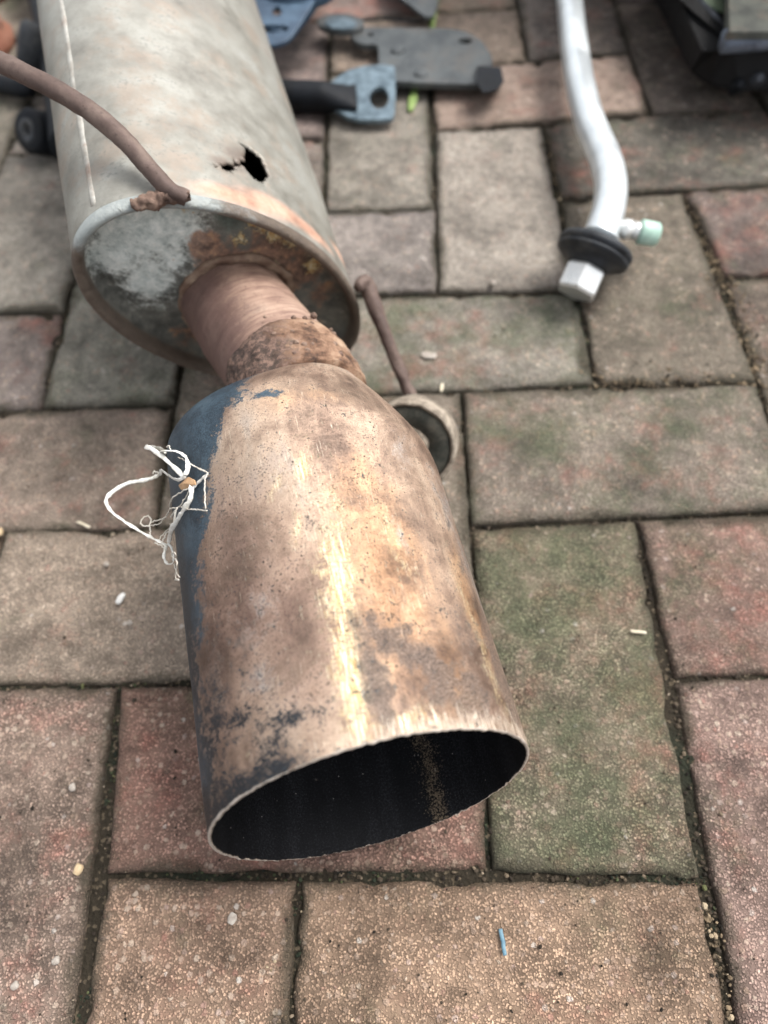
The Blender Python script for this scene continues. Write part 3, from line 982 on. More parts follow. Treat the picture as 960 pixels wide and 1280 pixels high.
mk = tip_masks(pcT)
z0 = np.zeros(len(pcT))
hf = tip_hit(545, 990, True)
fa = ((hf[0] - pi / 2 + pi) % (2 * pi) - pi) * RT
flk = np.exp(-((pcT[:, 0] - fa) / .008) ** 2) * .72
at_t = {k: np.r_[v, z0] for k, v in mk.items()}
at_t['m_edge'] = np.r_[mk['m_edge'], np.where(np.arange(len(z0)) < NA, .55, 0)]
at_t['inside'] = np.r_[z0, z0 + 1]
at_t['m_flake'] = np.r_[z0, flk]
at_t['pc'] = np.concatenate([pcT, pcT + (0, 0, .5)])
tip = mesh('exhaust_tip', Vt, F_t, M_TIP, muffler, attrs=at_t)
tip['label'] = 'heat-stained tan tip with peeling blue-black paint and sooty slanted mouth'

# ---- oval body
CB = np.array([.1618, .4103, .084])
dB, uB, vB = frame(-.2604, .0991, -.9203)
EA, EB = .096, .0596


def body_pt(th, s, k=1.0, ex=0.0): return CB + s * dB + (EA * k + ex) * cos(th) * uB + (EB * k + ex) * sin(th) * vB


def body_hit(x, y): return hit_cyl(x, y, CB, dB, uB, vB, EA, EB)


def cap_hit(x, y, s=0.0):
    D = ray(x, y)
    t = ((CB + s * dB - CAM) @ dB) / (D @ dB)
    X = CAM + t * D - CB
    return X @ uB, X @ vB, CAM + t * D


thh, shh = body_hit(316, 205)
th_s = np.linspace(0, 2 * pi, 420, endpoint=False) + thh
dens = np.r_[np.linspace(0, .03, 14), np.linspace(.03, .115, 110)[1:], np.linspace(.115, .50, 60)[1:]]
hl = [body_hit(*p) for p in [(300, 184), (312, 190), (323, 200), (331, 218), (325, 228), (312, 220), (304, 209), (290, 213), (274, 209), (288, 205), (301, 202), (305, 194)]]
hl = np.array([(((a - thh + pi) % (2 * pi) - pi) * .075, s) for a, s in hl])
hl = hl.mean(0) + (hl - hl.mean(0)) * 1.22


def in_poly(P, x, y):
    c = False
    n = len(P)
    for i in range(n):
        x1, y1 = P[i]; x2, y2 = P[i - 1]
        if (y1 > y) != (y2 > y) and x < (x2 - x1) * (y - y1) / (y2 - y1) + x1: c = not c
    return c


V, PC, mR, mD = [], [], [], []
# refine the angle steps near the hole
near = np.linspace(-.6, .25, 150)
rest = np.linspace(.25, 2 * pi - .6, 240)[1:-1]
th_s = np.r_[near, rest] + thh
NB = len(th_s)
for s in dens:
    for th in th_s:
        p = body_pt(th, s)
        p = p + (cos(th) * uB + sin(th) * vB) * (.0007 * fbm(p, 14, 2, 2))
        V.append(p); PC.append((th * .08, s, 0))
V = np.array(V); PC = np.array(PC)
Fs = grid_faces(len(dens), NB)
thg = np.tile(th_s, len(dens)); sg = np.repeat(dens, NB)
ax_ = ((thg - thh + pi) % (2 * pi) - pi) * .075
keep, gone = [], set()
for f in Fs:
    cx, cy = np.mean(ax_[list(f)]), np.mean(sg[list(f)])
    j = .0016 * mnoise.noise(Vector((cx * 400, cy * 400, 1)))
    if abs(cx) < .05 and .0 < cy < .14 and in_poly(hl, cx + j, cy + j): gone.update(f)
    else: keep.append(f)


rimv = sorted(gone & set(i for f in keep for i in f))
for i in rimv:
    th = thg[i]
    V[i] -= (cos(th) * uB + sin(th) * vB) * (.0003 + .0009 * rng.random())


def near_px(px, py, rx, ry, amp=1.0):
    a, s = body_hit(px, py)
    return amp * np.exp(-(((thg - a + pi) % (2 * pi) - pi) * .075 / rx) ** 2 - ((sg - s) / ry) ** 2)


mR = np.maximum.reduce([near_px(300, 250, .03, .009, .85), near_px(380, 285, .03, .008, .85), near_px(425, 325, .02, .008, .9), near_px(345, 262, .03, .010, .85)])
mD = np.maximum.reduce([near_px(300, 195, .02, .012, .45), near_px(250, 10, .03, .05, .45), near_px(325, 30, .008, .2, .5), near_px(312, 205, .014, .012, .95), near_px(285, 208, .012, .006, .75)])
sh = mesh('shell', V, keep, M_SHELL, muffler, attrs={'pc': PC, 'm_rust': mR, 'm_dark': mD})
sh['label'] = 'pale weathered oval shell with a torn rust hole'
so_ = sh.modifiers.new('thickness', 'SOLIDIFY')
so_.thickness = .0014
so_.offset = 1 if (np.cross(V[NB] - V[0], V[1] - V[0]) @ (V[0] - CB)) < 0 else -1

# lock seam along the shell
ths = body_hit(100, 140)[0]
path = [body_pt(ths + .0 * s, s, 1, .0008) for s in np.linspace(.006, .5, 60)]
Vs, Fv, At = sweep(path, .0021, .0011, 12, ref=cos(ths) * uB + sin(ths) * vB, jitter=.0005, js=60)
sm_ = mesh('seam', Vs, Fv, M_SEAM, muffler, attrs=At)
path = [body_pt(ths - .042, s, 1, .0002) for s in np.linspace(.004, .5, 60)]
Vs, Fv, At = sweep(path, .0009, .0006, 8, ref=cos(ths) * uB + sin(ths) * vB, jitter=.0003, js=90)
mesh('seam_groove_shade', Vs, Fv, M_CAST, sm_)  # raised dark strip standing in for the shaded groove beside the seam

# pressed end cap with a rolled lip
NC = 200
thc = np.linspace(0, 2 * pi, NC, endpoint=False)
prof = [(.004, .0008), (.001, .0016), (-.002, .0019), (-.0045, .0014), (-.0056, .0002), (-.0054, -.0016), (-.004, -.0030), (-.001, -.0040), (.005, -.0050), (.0088, -.0072), (.0095, -.011)]
V, PC = [], []
for s, e in prof:
    for th in thc:
        p = body_pt(th, s, 1, e)
        V.append(p + dB * .0004 * fbm(p, 60, 3, 2)); PC.append(((EA + e) * cos(th), (EB + e) * sin(th), s))
for k in np.linspace(1, 0.0, 26)[1:-1]:
    for th in thc:
        a, b = (EA - .011) * k * cos(th), (EB - .011) * k * sin(th)
        s = .0095 - .005 * (1 - k * k)
        p = CB + s * dB + a * uB + b * vB
        V.append(p + dB * .0009 * fbm(p, 45, 6, 3)); PC.append((a, b, s))
V = np.array(V); PC = np.array(PC)
nr = len(V) // NC
Fs = grid_faces(nr, NC) + [tuple((nr - 1) * NC + j for j in range(NC))]


def cblob(px, py, r, amp=1.0, ry=None):
    a, b, _ = cap_hit(px, py)
    return amp * np.exp(-((PC[:, 0] - a) ** 2 / r ** 2 + (PC[:, 1] - b) ** 2 / (ry or r) ** 2))


lip = np.repeat([1.0] * 8 + [.4] + [0.0] * (nr - 9), NC)
ca = {'m_white': np.maximum.reduce([cblob(165, 300, .022, .75), cblob(205, 285, .022, .85), cblob(140, 335, .018, .6), cblob(190, 365, .018, .6), cblob(235, 300, .012, .6), cblob(215, 335, .014, .45)]) * (1 - lip),
      'm_rust': np.maximum.reduce([cblob(285, 340, .024, .8), cblob(262, 318, .014, .8), cblob(240, 425, .022, .6), cblob(345, 330, .026, .85), cblob(380, 350, .024, .75), cblob(410, 380, .02, .6), cblob(390, 400, .02, .45), cblob(300, 450, .03, .6), cblob(130, 400, .02, .4)]),
      'm_crust': np.maximum.reduce([cblob(350, 303, .010, .66), cblob(366, 318, .008, .62), cblob(322, 292, .006, .55), cblob(393, 345, .008, .62), cblob(305, 312, .006, .6), cblob(242, 268, .010, .5), cblob(265, 262, .008, .4), cblob(340, 345, .008, .45)]),
      'm_green': np.maximum.reduce([cblob(295, 285, .014, .8), cblob(335, 280, .014, .7), cblob(395, 335, .010, .6), cblob(420, 380, .012, .5), cblob(200, 400, .014, .4)]),
      'm_lip': lip, 'm_lipw': np.maximum.reduce([cblob(130, 265, .03, .9), cblob(240, 248, .03, .6), cblob(300, 260, .02, .45)]), 'pc': PC}
cap = mesh('end_cap', V, Fs, M_CAP, muffler, attrs=ca)
cap['label'] = 'oval end cap with rolled lip, white corrosion and rust'
Vb = [body_pt(th, .5 + .004 * (k < .95), k) for k in (1, .9, .5, .05) for th in thc]
mesh('rear_end_cap', Vb, grid_faces(4, NC) + [tuple(3 * NC + j for j in range(NC))], M_CAP, muffler,
     attrs={k: np.zeros(len(Vb)) for k in ('m_white', 'm_rust', 'm_crust', 'm_green', 'm_lip', 'm_lipw')} | {'pc': np.array(Vb)})
Vs, Fv, At = sweep([CB + (.5 + k) * dB for k in np.linspace(0, .25, 8)], .027, None, 32)
mesh('inlet_pipe', Vs, Fv, M_PIPE, muffler, attrs=At | {'m_dark': np.zeros(len(Vs))})

# ---- outlet pipe, bent from the cap to the tip
E0 = cap_hit(292, 386)[2]
P0 = E0 + dB * .012
P1 = E0 - dB * .022 + uT * .006
P3 = NECK_C - dT * .010 + uT * .003
P2 = NECK_C + dT * .024 + uT * .001
tt = np.linspace(0, 1, 60)[:, None]
pth = (1 - tt) ** 3 * P0 + 3 * tt * (1 - tt) ** 2 * P1 + 3 * tt * tt * (1 - tt) * P2 + tt ** 3 * P3
Vs, Fv, At = sweep(pth, .0318, None, 96, jitter=.0006, js=40)
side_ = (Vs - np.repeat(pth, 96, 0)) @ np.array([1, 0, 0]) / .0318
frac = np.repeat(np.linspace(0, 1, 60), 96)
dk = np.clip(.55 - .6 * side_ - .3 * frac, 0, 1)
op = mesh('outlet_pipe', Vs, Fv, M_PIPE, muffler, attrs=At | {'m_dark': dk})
# weld fillet round the pipe where it leaves the cap
ex_ = np.cross(dB, vB); fil = []
for a in np.linspace(0, 2 * pi, 61):
    c = pth[10] - dB * ((pth[10] - E0) @ dB) - dB * .001
    p = c + .0330 * (cos(a) * uB + sin(a) * vB)
    fil.append(p + dB * .006)
Vs, Fv, At = sweep(fil, .0030, .0022, 12, ref=dB, jitter=.0022, js=190, caps=False)
mesh('weld_fillet', Vs, Fv, M_FILLET, op)
# crusty weld sleeve where the tip is joined on
pw = pth[40:56]
Vs, Fv, At = sweep(pw, .0346 + .0008 * np.sin(np.linspace(0, pi, len(pw))), None, 120, jitter=.0012, js=190)
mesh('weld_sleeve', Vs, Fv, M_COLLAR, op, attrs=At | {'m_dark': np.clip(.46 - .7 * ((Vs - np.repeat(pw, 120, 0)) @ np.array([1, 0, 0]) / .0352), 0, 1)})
for q in range(26):     # lumps of weld spatter
    k = rng.integers(36, 55); a = rng.uniform(1.5, 2.9)
    t_ = pth[k + 1] - pth[k]; t_ /= np.linalg.norm(t_)
    sd_ = np.cross(t_, (0, 0, 1)); sd_ /= np.linalg.norm(sd_); up_ = np.cross(sd_, t_)
    c = pth[k] + .0345 * (cos(a) * sd_ + sin(a) * up_)
    r = rng.uniform(.0007, .0019)
    b = bmesh.new(); bmesh.ops.create_icosphere(b, subdivisions=2, radius=1)
    v = np.array([x.co for x in b.verts]); f = [tuple(x.index for x in y.verts) for y in b.faces]; b.free()
    v = v * r * (1 + .3 * np.array([nz(x, 2, q * 3.) for x in v]))[:, None] + c
    mesh('weld_lump', v, f, M_WELD, op)

# ---- hanger rods
def rod_pt(x, y, r, wpx):
    D = ray(x, y); depth = FPX * 2 * r / wpx
    return CAM + D * depth


w0 = cap_hit(165, 256, -.004)[2]; w1 = cap_hit(205, 247, -.004)[2]; w2 = cap_hit(228, 246, -.004)[2]
dw = [np.linalg.norm(w2 - CAM)]
zw = w2[2]
path = [w2 + np.array([.002, 0, -.001]), at(207, 233, zw + .005), at(150, 170, zw + .019), at(90, 124, zw + .029), at(0, 78, zw + .036), at(-80, 46, zw + .038)]
Vs, Fv, At = sweep(catmull(path, 14), np.interp(np.arange(71), [0, 12, 40, 70], [.0040, .0043, .0048, .0050]), None, 24, jitter=.0004, js=150)
rod = mesh('hanger_rod', Vs, Fv, M_ROD, muffler)
rod['label'] = 'bent brown hanger rod reaching over the shell'
Vs, Fv, At = sweep(catmull([w0, (w0 + w1) / 2 + dB * -.001, w1, w2 + np.array([.004, 0, 0])], 12), [.0022 + .0016 * sin(pi * min(1, k / 34)) for k in range(37)], None, 20, jitter=.0018, js=300)
mesh('weld_bead', Vs, Fv, M_WELD, rod)
h0 = cap_hit(447, 360, -.002)[2]
zr = h0[2]
path = [h0, at(458, 356, zr * .95), at(474, 398, zr * .8), at(492, 445, zr * .62), at(508, 482, .034), at(520, 510, .026), at(528, 535, .02)]
rr_ = np.interp(np.linspace(0, 1, 61), [0, .12, .3, .45, 1], [.003, .0056, .0052, .0040, .0040])
Vs, Fv, At = sweep(catmull(path, 10), rr_, None, 20, jitter=.0009, js=150)
rod2 = mesh('hanger_rod', Vs, Fv, M_ROD, muffler)
rod2['label'] = 'thin rusty hanger rod beside the end cap'

# ================================================================== hanger ring behind the tip
rc = at(515, 553, .027)
axr = np.array([-.25, -.80, .55]); axr /= np.linalg.norm(axr)
ring_prof = [(-.0085, .0140), (-.0085, .0250), (-.0065, .0288), (-.002, .0298), (.003, .0298), (.0065, .0288), (.0080, .0250), (.0075, .0140), (.003, .0120), (-.004, .0120)]
m = 56
hr = empty('hanger_ring', (rc[0], rc[1], 0), 'dusty round hanger ring with pale lit-rim band half hidden behind the exhaust tip', 'hanger ring')
V, Fs = lathe(rc, axr, [(a * .85, b * .90) for a, b in ring_prof + [ring_prof[0]]], m)
V = V + np.array([[.0006 * nz(p, 120)] * 3 for p in V])
mesh('rubber_disc', V, Fs[:-2], M_RINGM, hr)
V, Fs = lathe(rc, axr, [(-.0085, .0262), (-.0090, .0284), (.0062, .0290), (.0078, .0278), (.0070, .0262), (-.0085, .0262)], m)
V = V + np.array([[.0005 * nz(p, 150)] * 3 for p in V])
mesh('outer_lit_band', V, Fs[:-2], M_LIT_RIM, hr)  # beige band paints in the ring's sky-lit upper edge

# ================================================================== white string tangled on the tip
def zp(x, y): return 120 + x / 6, 540 + y / 6


def on_tip(x, y, lift):
    h = tip_hit(x, y)
    if h is not None and h[1] < .03:
        return tip_pt(h[0], h[1], RT + lift)
    return at(x, y, .098)


def strand(pts, lift):
    P = []
    for i, (x, y) in enumerate(pts):
        lf = lift[i] if hasattr(lift, '__len__') else lift
        P.append(on_tip(*zp(x, y), lf))
    return P


string = empty('plastic_string', on_tip(240, 605, .002), 'frayed white plastic string tangled on the blue-black side of the tip', 'string')
S1 = strand([(700, 350), (640, 250), (570, 150), (520, 100), (490, 130), (510, 165), (590, 158), (660, 158), (720, 200), (735, 270), (720, 335)], [.002, .005, .008, .009, .009, .008, .006, .004, .003, .003, .003])
S2 = strand([(715, 340), (680, 366), (640, 360), (590, 325), (540, 285), (480, 315), (420, 345), (340, 366), (250, 380), (150, 430), (85, 490), (78, 530), (110, 590), (160, 632), (270, 708), (390, 778), (480, 825), (530, 850)], .003)
S3 = strand([(745, 400), (748, 460), (728, 530), (690, 590), (645, 660), (600, 735), (545, 830)], .002)
S4 = strand([(530, 850), (512, 900), (512, 950), (535, 988), (575, 980), (580, 930), (565, 870), (540, 835)], .002)
S5 = strand([(860, 322), (810, 360), (770, 400), (745, 430)], .0012)
view_up = CAM - np.array(string.location)
view_up /= np.linalg.norm(view_up)
for P, wd, th_ in ((S1, .00098, .00028), (S2, .00088, .00028), (S3, .00100, .00028), (S4, .0006, .0003), (S5, .0005, .00025)):
    c = catmull(P, 8)
    k = np.arange(len(c))
    Vs, Fv, At = sweep(c, wd * (1 + .28 * np.sin(k * .55) * np.sin(k * .21)), th_, 10, ref=view_up, jitter=.0004, js=500)
    mesh('strand', Vs, Fv, M_STRING, string)
fib = [[(745, 250), (800, 285), (868, 320)], [(868, 322), (850, 400), (852, 500), (856, 596)], [(856, 598), (780, 588), (700, 580), (655, 560)], [(640, 190), (700, 225), (760, 260), (840, 300)],
       [(330, 690), (345, 650), (380, 632), (415, 655), (400, 700), (360, 705), (335, 690)], [(400, 690), (440, 665), (500, 650), (545, 610), (590, 575), (655, 565), (700, 500), (735, 440)],
       [(410, 700), (470, 690), (520, 640), (580, 600)], [(405, 700), (405, 760), (390, 800)], [(470, 820), (500, 770), (560, 710), (600, 690)], [(490, 840), (520, 780), (555, 730), (585, 720), (545, 800)],
       [(560, 590), (600, 520), (650, 470), (720, 430)], [(575, 960), (610, 960), (645, 920), (625, 900), (615, 930), (655, 965), (650, 1030), (640, 1080), (665, 1110), (640, 1105)],
       [(590, 985), (620, 1030), (650, 1090)], [(600, 640), (640, 590), (620, 680), (650, 570)], [(425, 310), (440, 295), (470, 310), (450, 345), (430, 330)], [(570, 120), (590, 110), (600, 150)], [(440, 830), (500, 860), (520, 900)]]
for P in fib:
    c = catmull(strand(P, .0012 + .0016 * rng.random()), 7)
    c = c + rng.normal(0, .00016, c.shape)
    Vs, Fv, At = sweep(c, .00022 + .00012 * rng.random(), None, 6, ref=view_up)
    mesh('fibre', Vs, Fv, M_FIBRE, string)
lp = [on_tip(*zp(*p), .0022) for p in [(655, 405), (690, 375), (725, 345), (770, 370), (778, 405), (745, 412), (715, 428), (675, 440)]]
lp = np.array(lp)
ctr = lp.mean(0)
nup = (ctr - CT) - ((ctr - CT) @ dT) * dT; nup /= np.linalg.norm(nup)
V = np.concatenate([lp, [ctr + nup * .0012], lp - nup * .0006])
F_ = [(i, (i + 1) % 8, 8) for i in range(8)] + [(i, 9 + i, 9 + (i + 1) % 8, (i + 1) % 8) for i in range(8)] + [tuple(range(16, 8, -1))]
tag(mesh('dry_leaf_scrap', V, F_, M_LEAF, smooth=False), 'tiny tan leaf scrap caught in the knot of white string', 'leaf scrap')

# ================================================================== aluminium pipe with grommet and nut
Bg = at(742, 316, .031)                    # grommet centre
ax_g = at(723, 358, .018) - Bg
ax_g /= np.linalg.norm(ax_g)               # towards the nut
ac = empty('aluminium_pipe', (*at(742, 330, 0)[:2], 0), 'bent silver aluminium pipe with black grommet, hex nut and green-capped valve', 'pipe')
path = [at(706, -60, .030), at(712, 0, .032), at(717, 50, .033), at(725, 105, .035), at(738, 155, .037), at(755, 195, .039), at(763, 225, .040), at(762, 255, .040), at(755, 280, .038), Bg]
Vs, Fv, At = sweep(catmull(path, 8), .0122, None, 32, jitter=.0002, js=60)
mesh('tube', Vs, Fv, M_ALU, ac)
for k_ in (.0095, .0135):
    V, Fs = lathe(Bg - ax_g * k_, ax_g, [(-.0012, .0122), (-.0008, .0132), (.0008, .0132), (.0012, .0122)], 36)
    mesh('crimp_ring', V, Fs, M_ALU, ac)
gp_ = [(-.0075, .010), (-.0075, .0215), (-.0062, .0245), (-.0035, .0258), (-.0005, .0252), (.0004, .0235), (.0012, .0235), (.0022, .0252), (.0042, .0246), (.0062, .0215), (.0070, .0165), (.0110, .0150), (.0135, .0125)]
V, Fs = lathe(Bg, ax_g, [(a * .85, b * 1.08) for a, b in gp_], 56)
mesh('grommet', V, Fs, M_RUBBER, ac)
ncen = Bg + ax_g * .013
hx = []
un = np.cross(ax_g, (0, 0, 1)); un /= np.linalg.norm(un); vn = np.cross(un, ax_g)
rot0 = radians(35)
for s, r in ((-.001, .0136), (.0012, .0152), (.0165, .0152), (.0185, .0138)):
    for k in range(6):
        for e in (-.035, .035):
            a = rot0 + k * pi / 3 + e
            hx.append(ncen + s * ax_g + r * (cos(a) * un + sin(a) * vn))
Fs = grid_faces(4, 12, flip=True) + [tuple(range(12)), tuple(36 + j for j in range(12))[::-1]]
mesh('hex_nut', hx, Fs, M_NUT, ac, smooth=False)
v0 = at(762, 283, .036); v1 = at(801, 290, .034); v2 = at(823, 294, .032)
axv = v2 - v0; Lv = np.linalg.norm(axv); axv /= Lv
l1 = np.linalg.norm(v1 - v0)
V, Fs = lathe(v0, axv, [(0, .0058), (l1 * .42, .0058), (l1 * .44, .0072), (l1 * .66, .0072), (l1 * .68, .0056), (l1 * .74, .0056), (l1 * .76, .0066), (l1 * .98, .0066)], 28)
valve = mesh('service_valve', V, Fs, M_NUT, ac)
V, Fs = lathe(v0, axv, [(l1 * .93, .0070), (l1 * .95, .0084), (l1 * 1.02, .0088), (Lv - .0015, .0084), (Lv, .0068)], 28)
mesh('valve_cap', V, Fs, M_GREEN, valve)

# ================================================================== scrap car parts beyond the muffler
# blue-grey folded bracket
br = empty('steel_bracket', (*at(355, 40, 0)[:2], 0), 'blue-grey pressed steel bracket with hole and slot beside the muffler', 'bracket')
zb = .045
plate('bracket_plate', smooth_loop([(300, -60), (425, -60), (412, -25), (398, 4), (380, 28), (360, 48), (338, 54), (322, 50), (312, 30), (300, 0)], 4),
      [ell(347, 22, 7, 5, 14), smooth_loop([(326, 36), (342, 35), (359, 36), (360, 41), (342, 43), (327, 42)], 3)], M_BLUE, br, zb, .004, tilt=lambda x, y: (y - at(350, 40, zb)[1]) * .15)
fl = catmull([at(300, -14, zb + .006), at(350, 3, zb + .006), at(400, -3, zb + .006), at(430, -25, zb + .008)], 8)
Vs, Fv, At = sweep(fl, .0035, .008, 12)
mesh('folded_flange', Vs, Fv, M_BLUE, br)
Vs, Fv, At = sweep(catmull([at(312, 18, zb - .004), at(345, 46, zb - .006), at(372, 30, zb - .006), at(400, -6, zb - .004), at(418, -45, zb - .003)], 8), .0022, .007, 10)
mesh('edge_lip', Vs, Fv, M_BLUE, br)
Vs, Fv, At = sweep(catmull([at(330, 8, zb + .003), at(352, 6, zb + .003), at(385, -2, zb + .003)], 8), .0030, .0022, 10)
mesh('pressed_rib', Vs, Fv, M_BLUE, br)
V, Fs = lathe(at(335, -45, .0), (0, 0, 1), [(0, .03), (.03, .03), (.044, .022)], 24)
mesh('bracket_foot', V, Fs, M_BLACK, br)

# black arm ending in a flat zinc eyelet
zl = .0145
arm = empty('link_arm', (*at(420, 122, 0)[:2], 0), 'black tubular link arm flattened to a bluish eyelet on the pavers', 'link arm')
tb = catmull([at(250, 118, zl), at(330, 119, zl), at(385, 121, zl), at(410, 122, zl), at(432, 122, zl), at(446, 121, zl)], 8)
k = np.linspace(0, 1, len(tb))
Vs, Fv, At = sweep(tb, np.interp(k, [0, .55, .8, 1], [.0138, .0138, .0165, .0195]), np.interp(k, [0, .55, .8, 1], [.0138, .013, .007, .003]), 28)
mesh('tube', Vs, Fv, M_BLACK, arm)
ey = plate('eyelet', smooth_loop([(412, 113), (424, 104), (440, 96), (465, 92), (488, 92), (493, 98), (493, 128), (491, 143), (486, 146), (465, 147), (442, 146), (424, 139), (412, 130)], 3),
           [ell(474, 125, 13, 12, 22), ell(422, 128, 5.5, 6, 14)], M_ZINC, arm, zl - .003, .0045, tilt=lambda x, y: (y - at(450, 122, zl)[1]) * .12)

# flat grey plate with an oval tab and a black stop
zq = .012
fp = empty('flat_plate', (*at(520, 75, 0)[:2], 0), 'flat grey steel plate with oval blue tab and black end block', 'metal plate')
plate('plate_body', smooth_loop([(438, 36), (452, 38), (500, 39), (560, 40), (590, 47), (606, 62), (614, 78), (610, 100), (600, 108), (540, 107), (500, 105), (476, 102), (474, 75), (472, 60), (452, 58), (440, 50)], 3),
      [ell(581, 55, 10, 4, 16), ell(463, 47, 5, 2.6, 10)], M_PLATE, fp, zq, .006)
plate('oval_tab', ell(426, 31, 28, 11, 28, .05), [], M_PLATE, fp, zq + .005, .005)
plate('tab_face', ell(426, 30, 19, 7, 24, .05), [], M_ZINC, fp, zq + .0085, .002, .0004)
blk = [at(x, y, zz) for zz in (.004, .024) for x, y in ((597, 82), (626, 84), (630, 102), (622, 112), (604, 116), (596, 104))]
Fs = [tuple(range(5, -1, -1)), tuple(range(6, 12))] + [(i, (i + 1) % 6, 6 + (i + 1) % 6, 6 + i) for i in range(6)]
mesh('stop_block', blk, Fs, M_BLACK, fp, smooth=False)
Vs, Fv, At = sweep(catmull([at(440, 27, zq + .004), at(480, 24, zq + .003), at(530, 27, zq + .002)], 8), .0012, None, 8)
mesh('wire_edge', Vs, Fv, M_BLACK, fp)
for q in ((497, 63), (527, 92)):
    V, Fs = lathe(at(*q, zq + .003), (0, 0, 1), [(0, .007), (.0012, .0066), (.0018, .004)], 20)
    mesh('pressed_boss', V, Fs, M_PLATE, fp)

# pale metal corner poking in from beyond
plate_t = plate('metal_sheet', [(470, -60), (560, -60), (548, -15), (546, 10), (541, 21), (532, 23), (520, 14), (502, 0), (485, -20)], [], M_PLATE, None, .02, .004)
V_ = plate_t
tag(plate_t, 'pointed corner of a pale grey metal sheet beside the green stem', 'metal sheet')

# green stem running under the plate
st = empty('plant', (*at(540, 30, 0)[:2], 0), 'flat green plant stem trapped under the flat grey plate', 'plant')
Vs, Fv, At = sweep(catmull([at(548, -40, .008), at(546, 0, .006), at(542, 22, .004), at(537, 45, .003), at(526, 85, .003), at(518, 112, .003), at(513, 138, .002)], 8), [.0016 + .0014 * min(1, q / 20) for q in range(49)], .0008, 10)
mesh('stem', Vs, Fv, M_GRASS, st)
Vs, Fv, At = sweep(catmull([at(518, 110, .003), at(516, 124, .0035), at(512, 139, .0025)], 8), [.002 + .0022 * sin(pi * q / 16) for q in range(17)], .001, 10)
mesh('bud', Vs, Fv, M_GRASS, st)

# black control arm with round bushing, left of the muffler
la = empty('control_arm', (*at(50, 120, 0)[:2], 0), 'black control arm with round bushing eye along the muffler\'s left side', 'control arm')
pa = catmull([at(30, -60, .03), at(52, 0, .03), at(66, 60, .028), at(75, 120, .026), at(80, 165, .024), at(84, 188, .022)], 8)
Vs, Fv, At = sweep(pa, .013, .018, 20, jitter=.0006, js=60)
mesh('arm', Vs, Fv, M_BLACK, la)
be = at(49, 166, .022)
axb = np.array([-.45, -.65, .6]); axb /= np.linalg.norm(axb)
bp = [(-.012, .006), (-.012, .0165), (-.009, .0185), (.009, .0185), (.012, .0165), (.0125, .010), (.0115, .0062)]
V, Fs = lathe(be, axb, bp + [(-.012, .006)], 40)
ey2 = mesh('bushing_eye', V, Fs[:-2], M_BLACK, la)
V, Fs = lathe(be, axb, [(-.010, .0100), (.0128, .0100), (.0132, .0088), (.013, .0045), (-.01, .0045), (-.010, .0100)], 30)
mesh('bushing_sleeve', V, Fs[:-2], M_RUBBER, ey2)
b2 = at(42, 62, .035)
V, Fs = lathe(b2, (-.8, -.2, .55), [(-.014, .010), (-.013, .019), (-.008, .0225), (.008, .0225), (.013, .019), (.014, .010)], 36)
mesh('rubber_bush', V, Fs, M_RUBBER, la)

# rusty flanged casting in the corner
rb = empty('rusty_casting', (*at(-10, 40, 0)[:2], 0), 'rusty brown flanged casting in the far left corner', 'casting')
V, Fs = lathe(at(-22, 60, .0), (0.1, -.1, 1), [(0, .034), (.012, .036), (.016, .031), (.03, .028), (.034, .024), (.035, .010)], 40)
V = V + np.array([[.0012 * fbm(p, 50, 3, 3)] * 3 for p in V])
mesh('flange', V, Fs, M_RUSTY, rb)
V, Fs = lathe(at(-15, -8, .0), (0.15, .05, 1), [(0, .030), (.02, .031), (.04, .026), (.046, .018), (.047, .008)], 36)
V = V + np.array([[.0014 * fbm(p, 50, 7, 3)] * 3 for p in V])
mesh('hub', V, Fs, M_RUSTY, rb)
for a in range(5):
    V, Fs = lathe(at(-22, 60, .0) + np.array([.028 * cos(a * 1.256), .028 * sin(a * 1.256), .017]), (0, 0, 1), [(0, .005), (.006, .005), (.008, .0038)], 6)
    mesh('bolt', V, Fs, M_WELD, rb, smooth=False)
V, Fs = sweep(catmull([at(-40, 102, .012), at(-5, 104, .012), at(24, 110, .012), at(40, 108, .012)], 8), .010, .008, 16)[:2]
mesh('lug', V, Fs, M_BLACK, rb)

# greasy black housing, upper right
hg = empty('engine_housing', (*at(930, 40, 0)[:2], 0), 'greasy black engine housing with grey cover at the far right', 'engine part')


def hull(name, rings, mat, parent, smooth=False, jit=.0):
    V = []; m_ = len(rings[0])
    for r in rings: V += [np.asarray(p, float) for p in r]
    Fs = grid_faces(len(rings), m_) + [tuple(range(m_))[::-1], tuple((len(rings) - 1) * m_ + j for j in range(m_))]
    if jit: V = [p + jit * np.array([fbm(p, 60, 1), fbm(p, 60, 5), fbm(p, 60, 9)]) for p in V]
    return mesh(name, V, Fs, mat, parent, smooth)


def quad_at(pts, z): return [at(x, y, z) for x, y in pts]


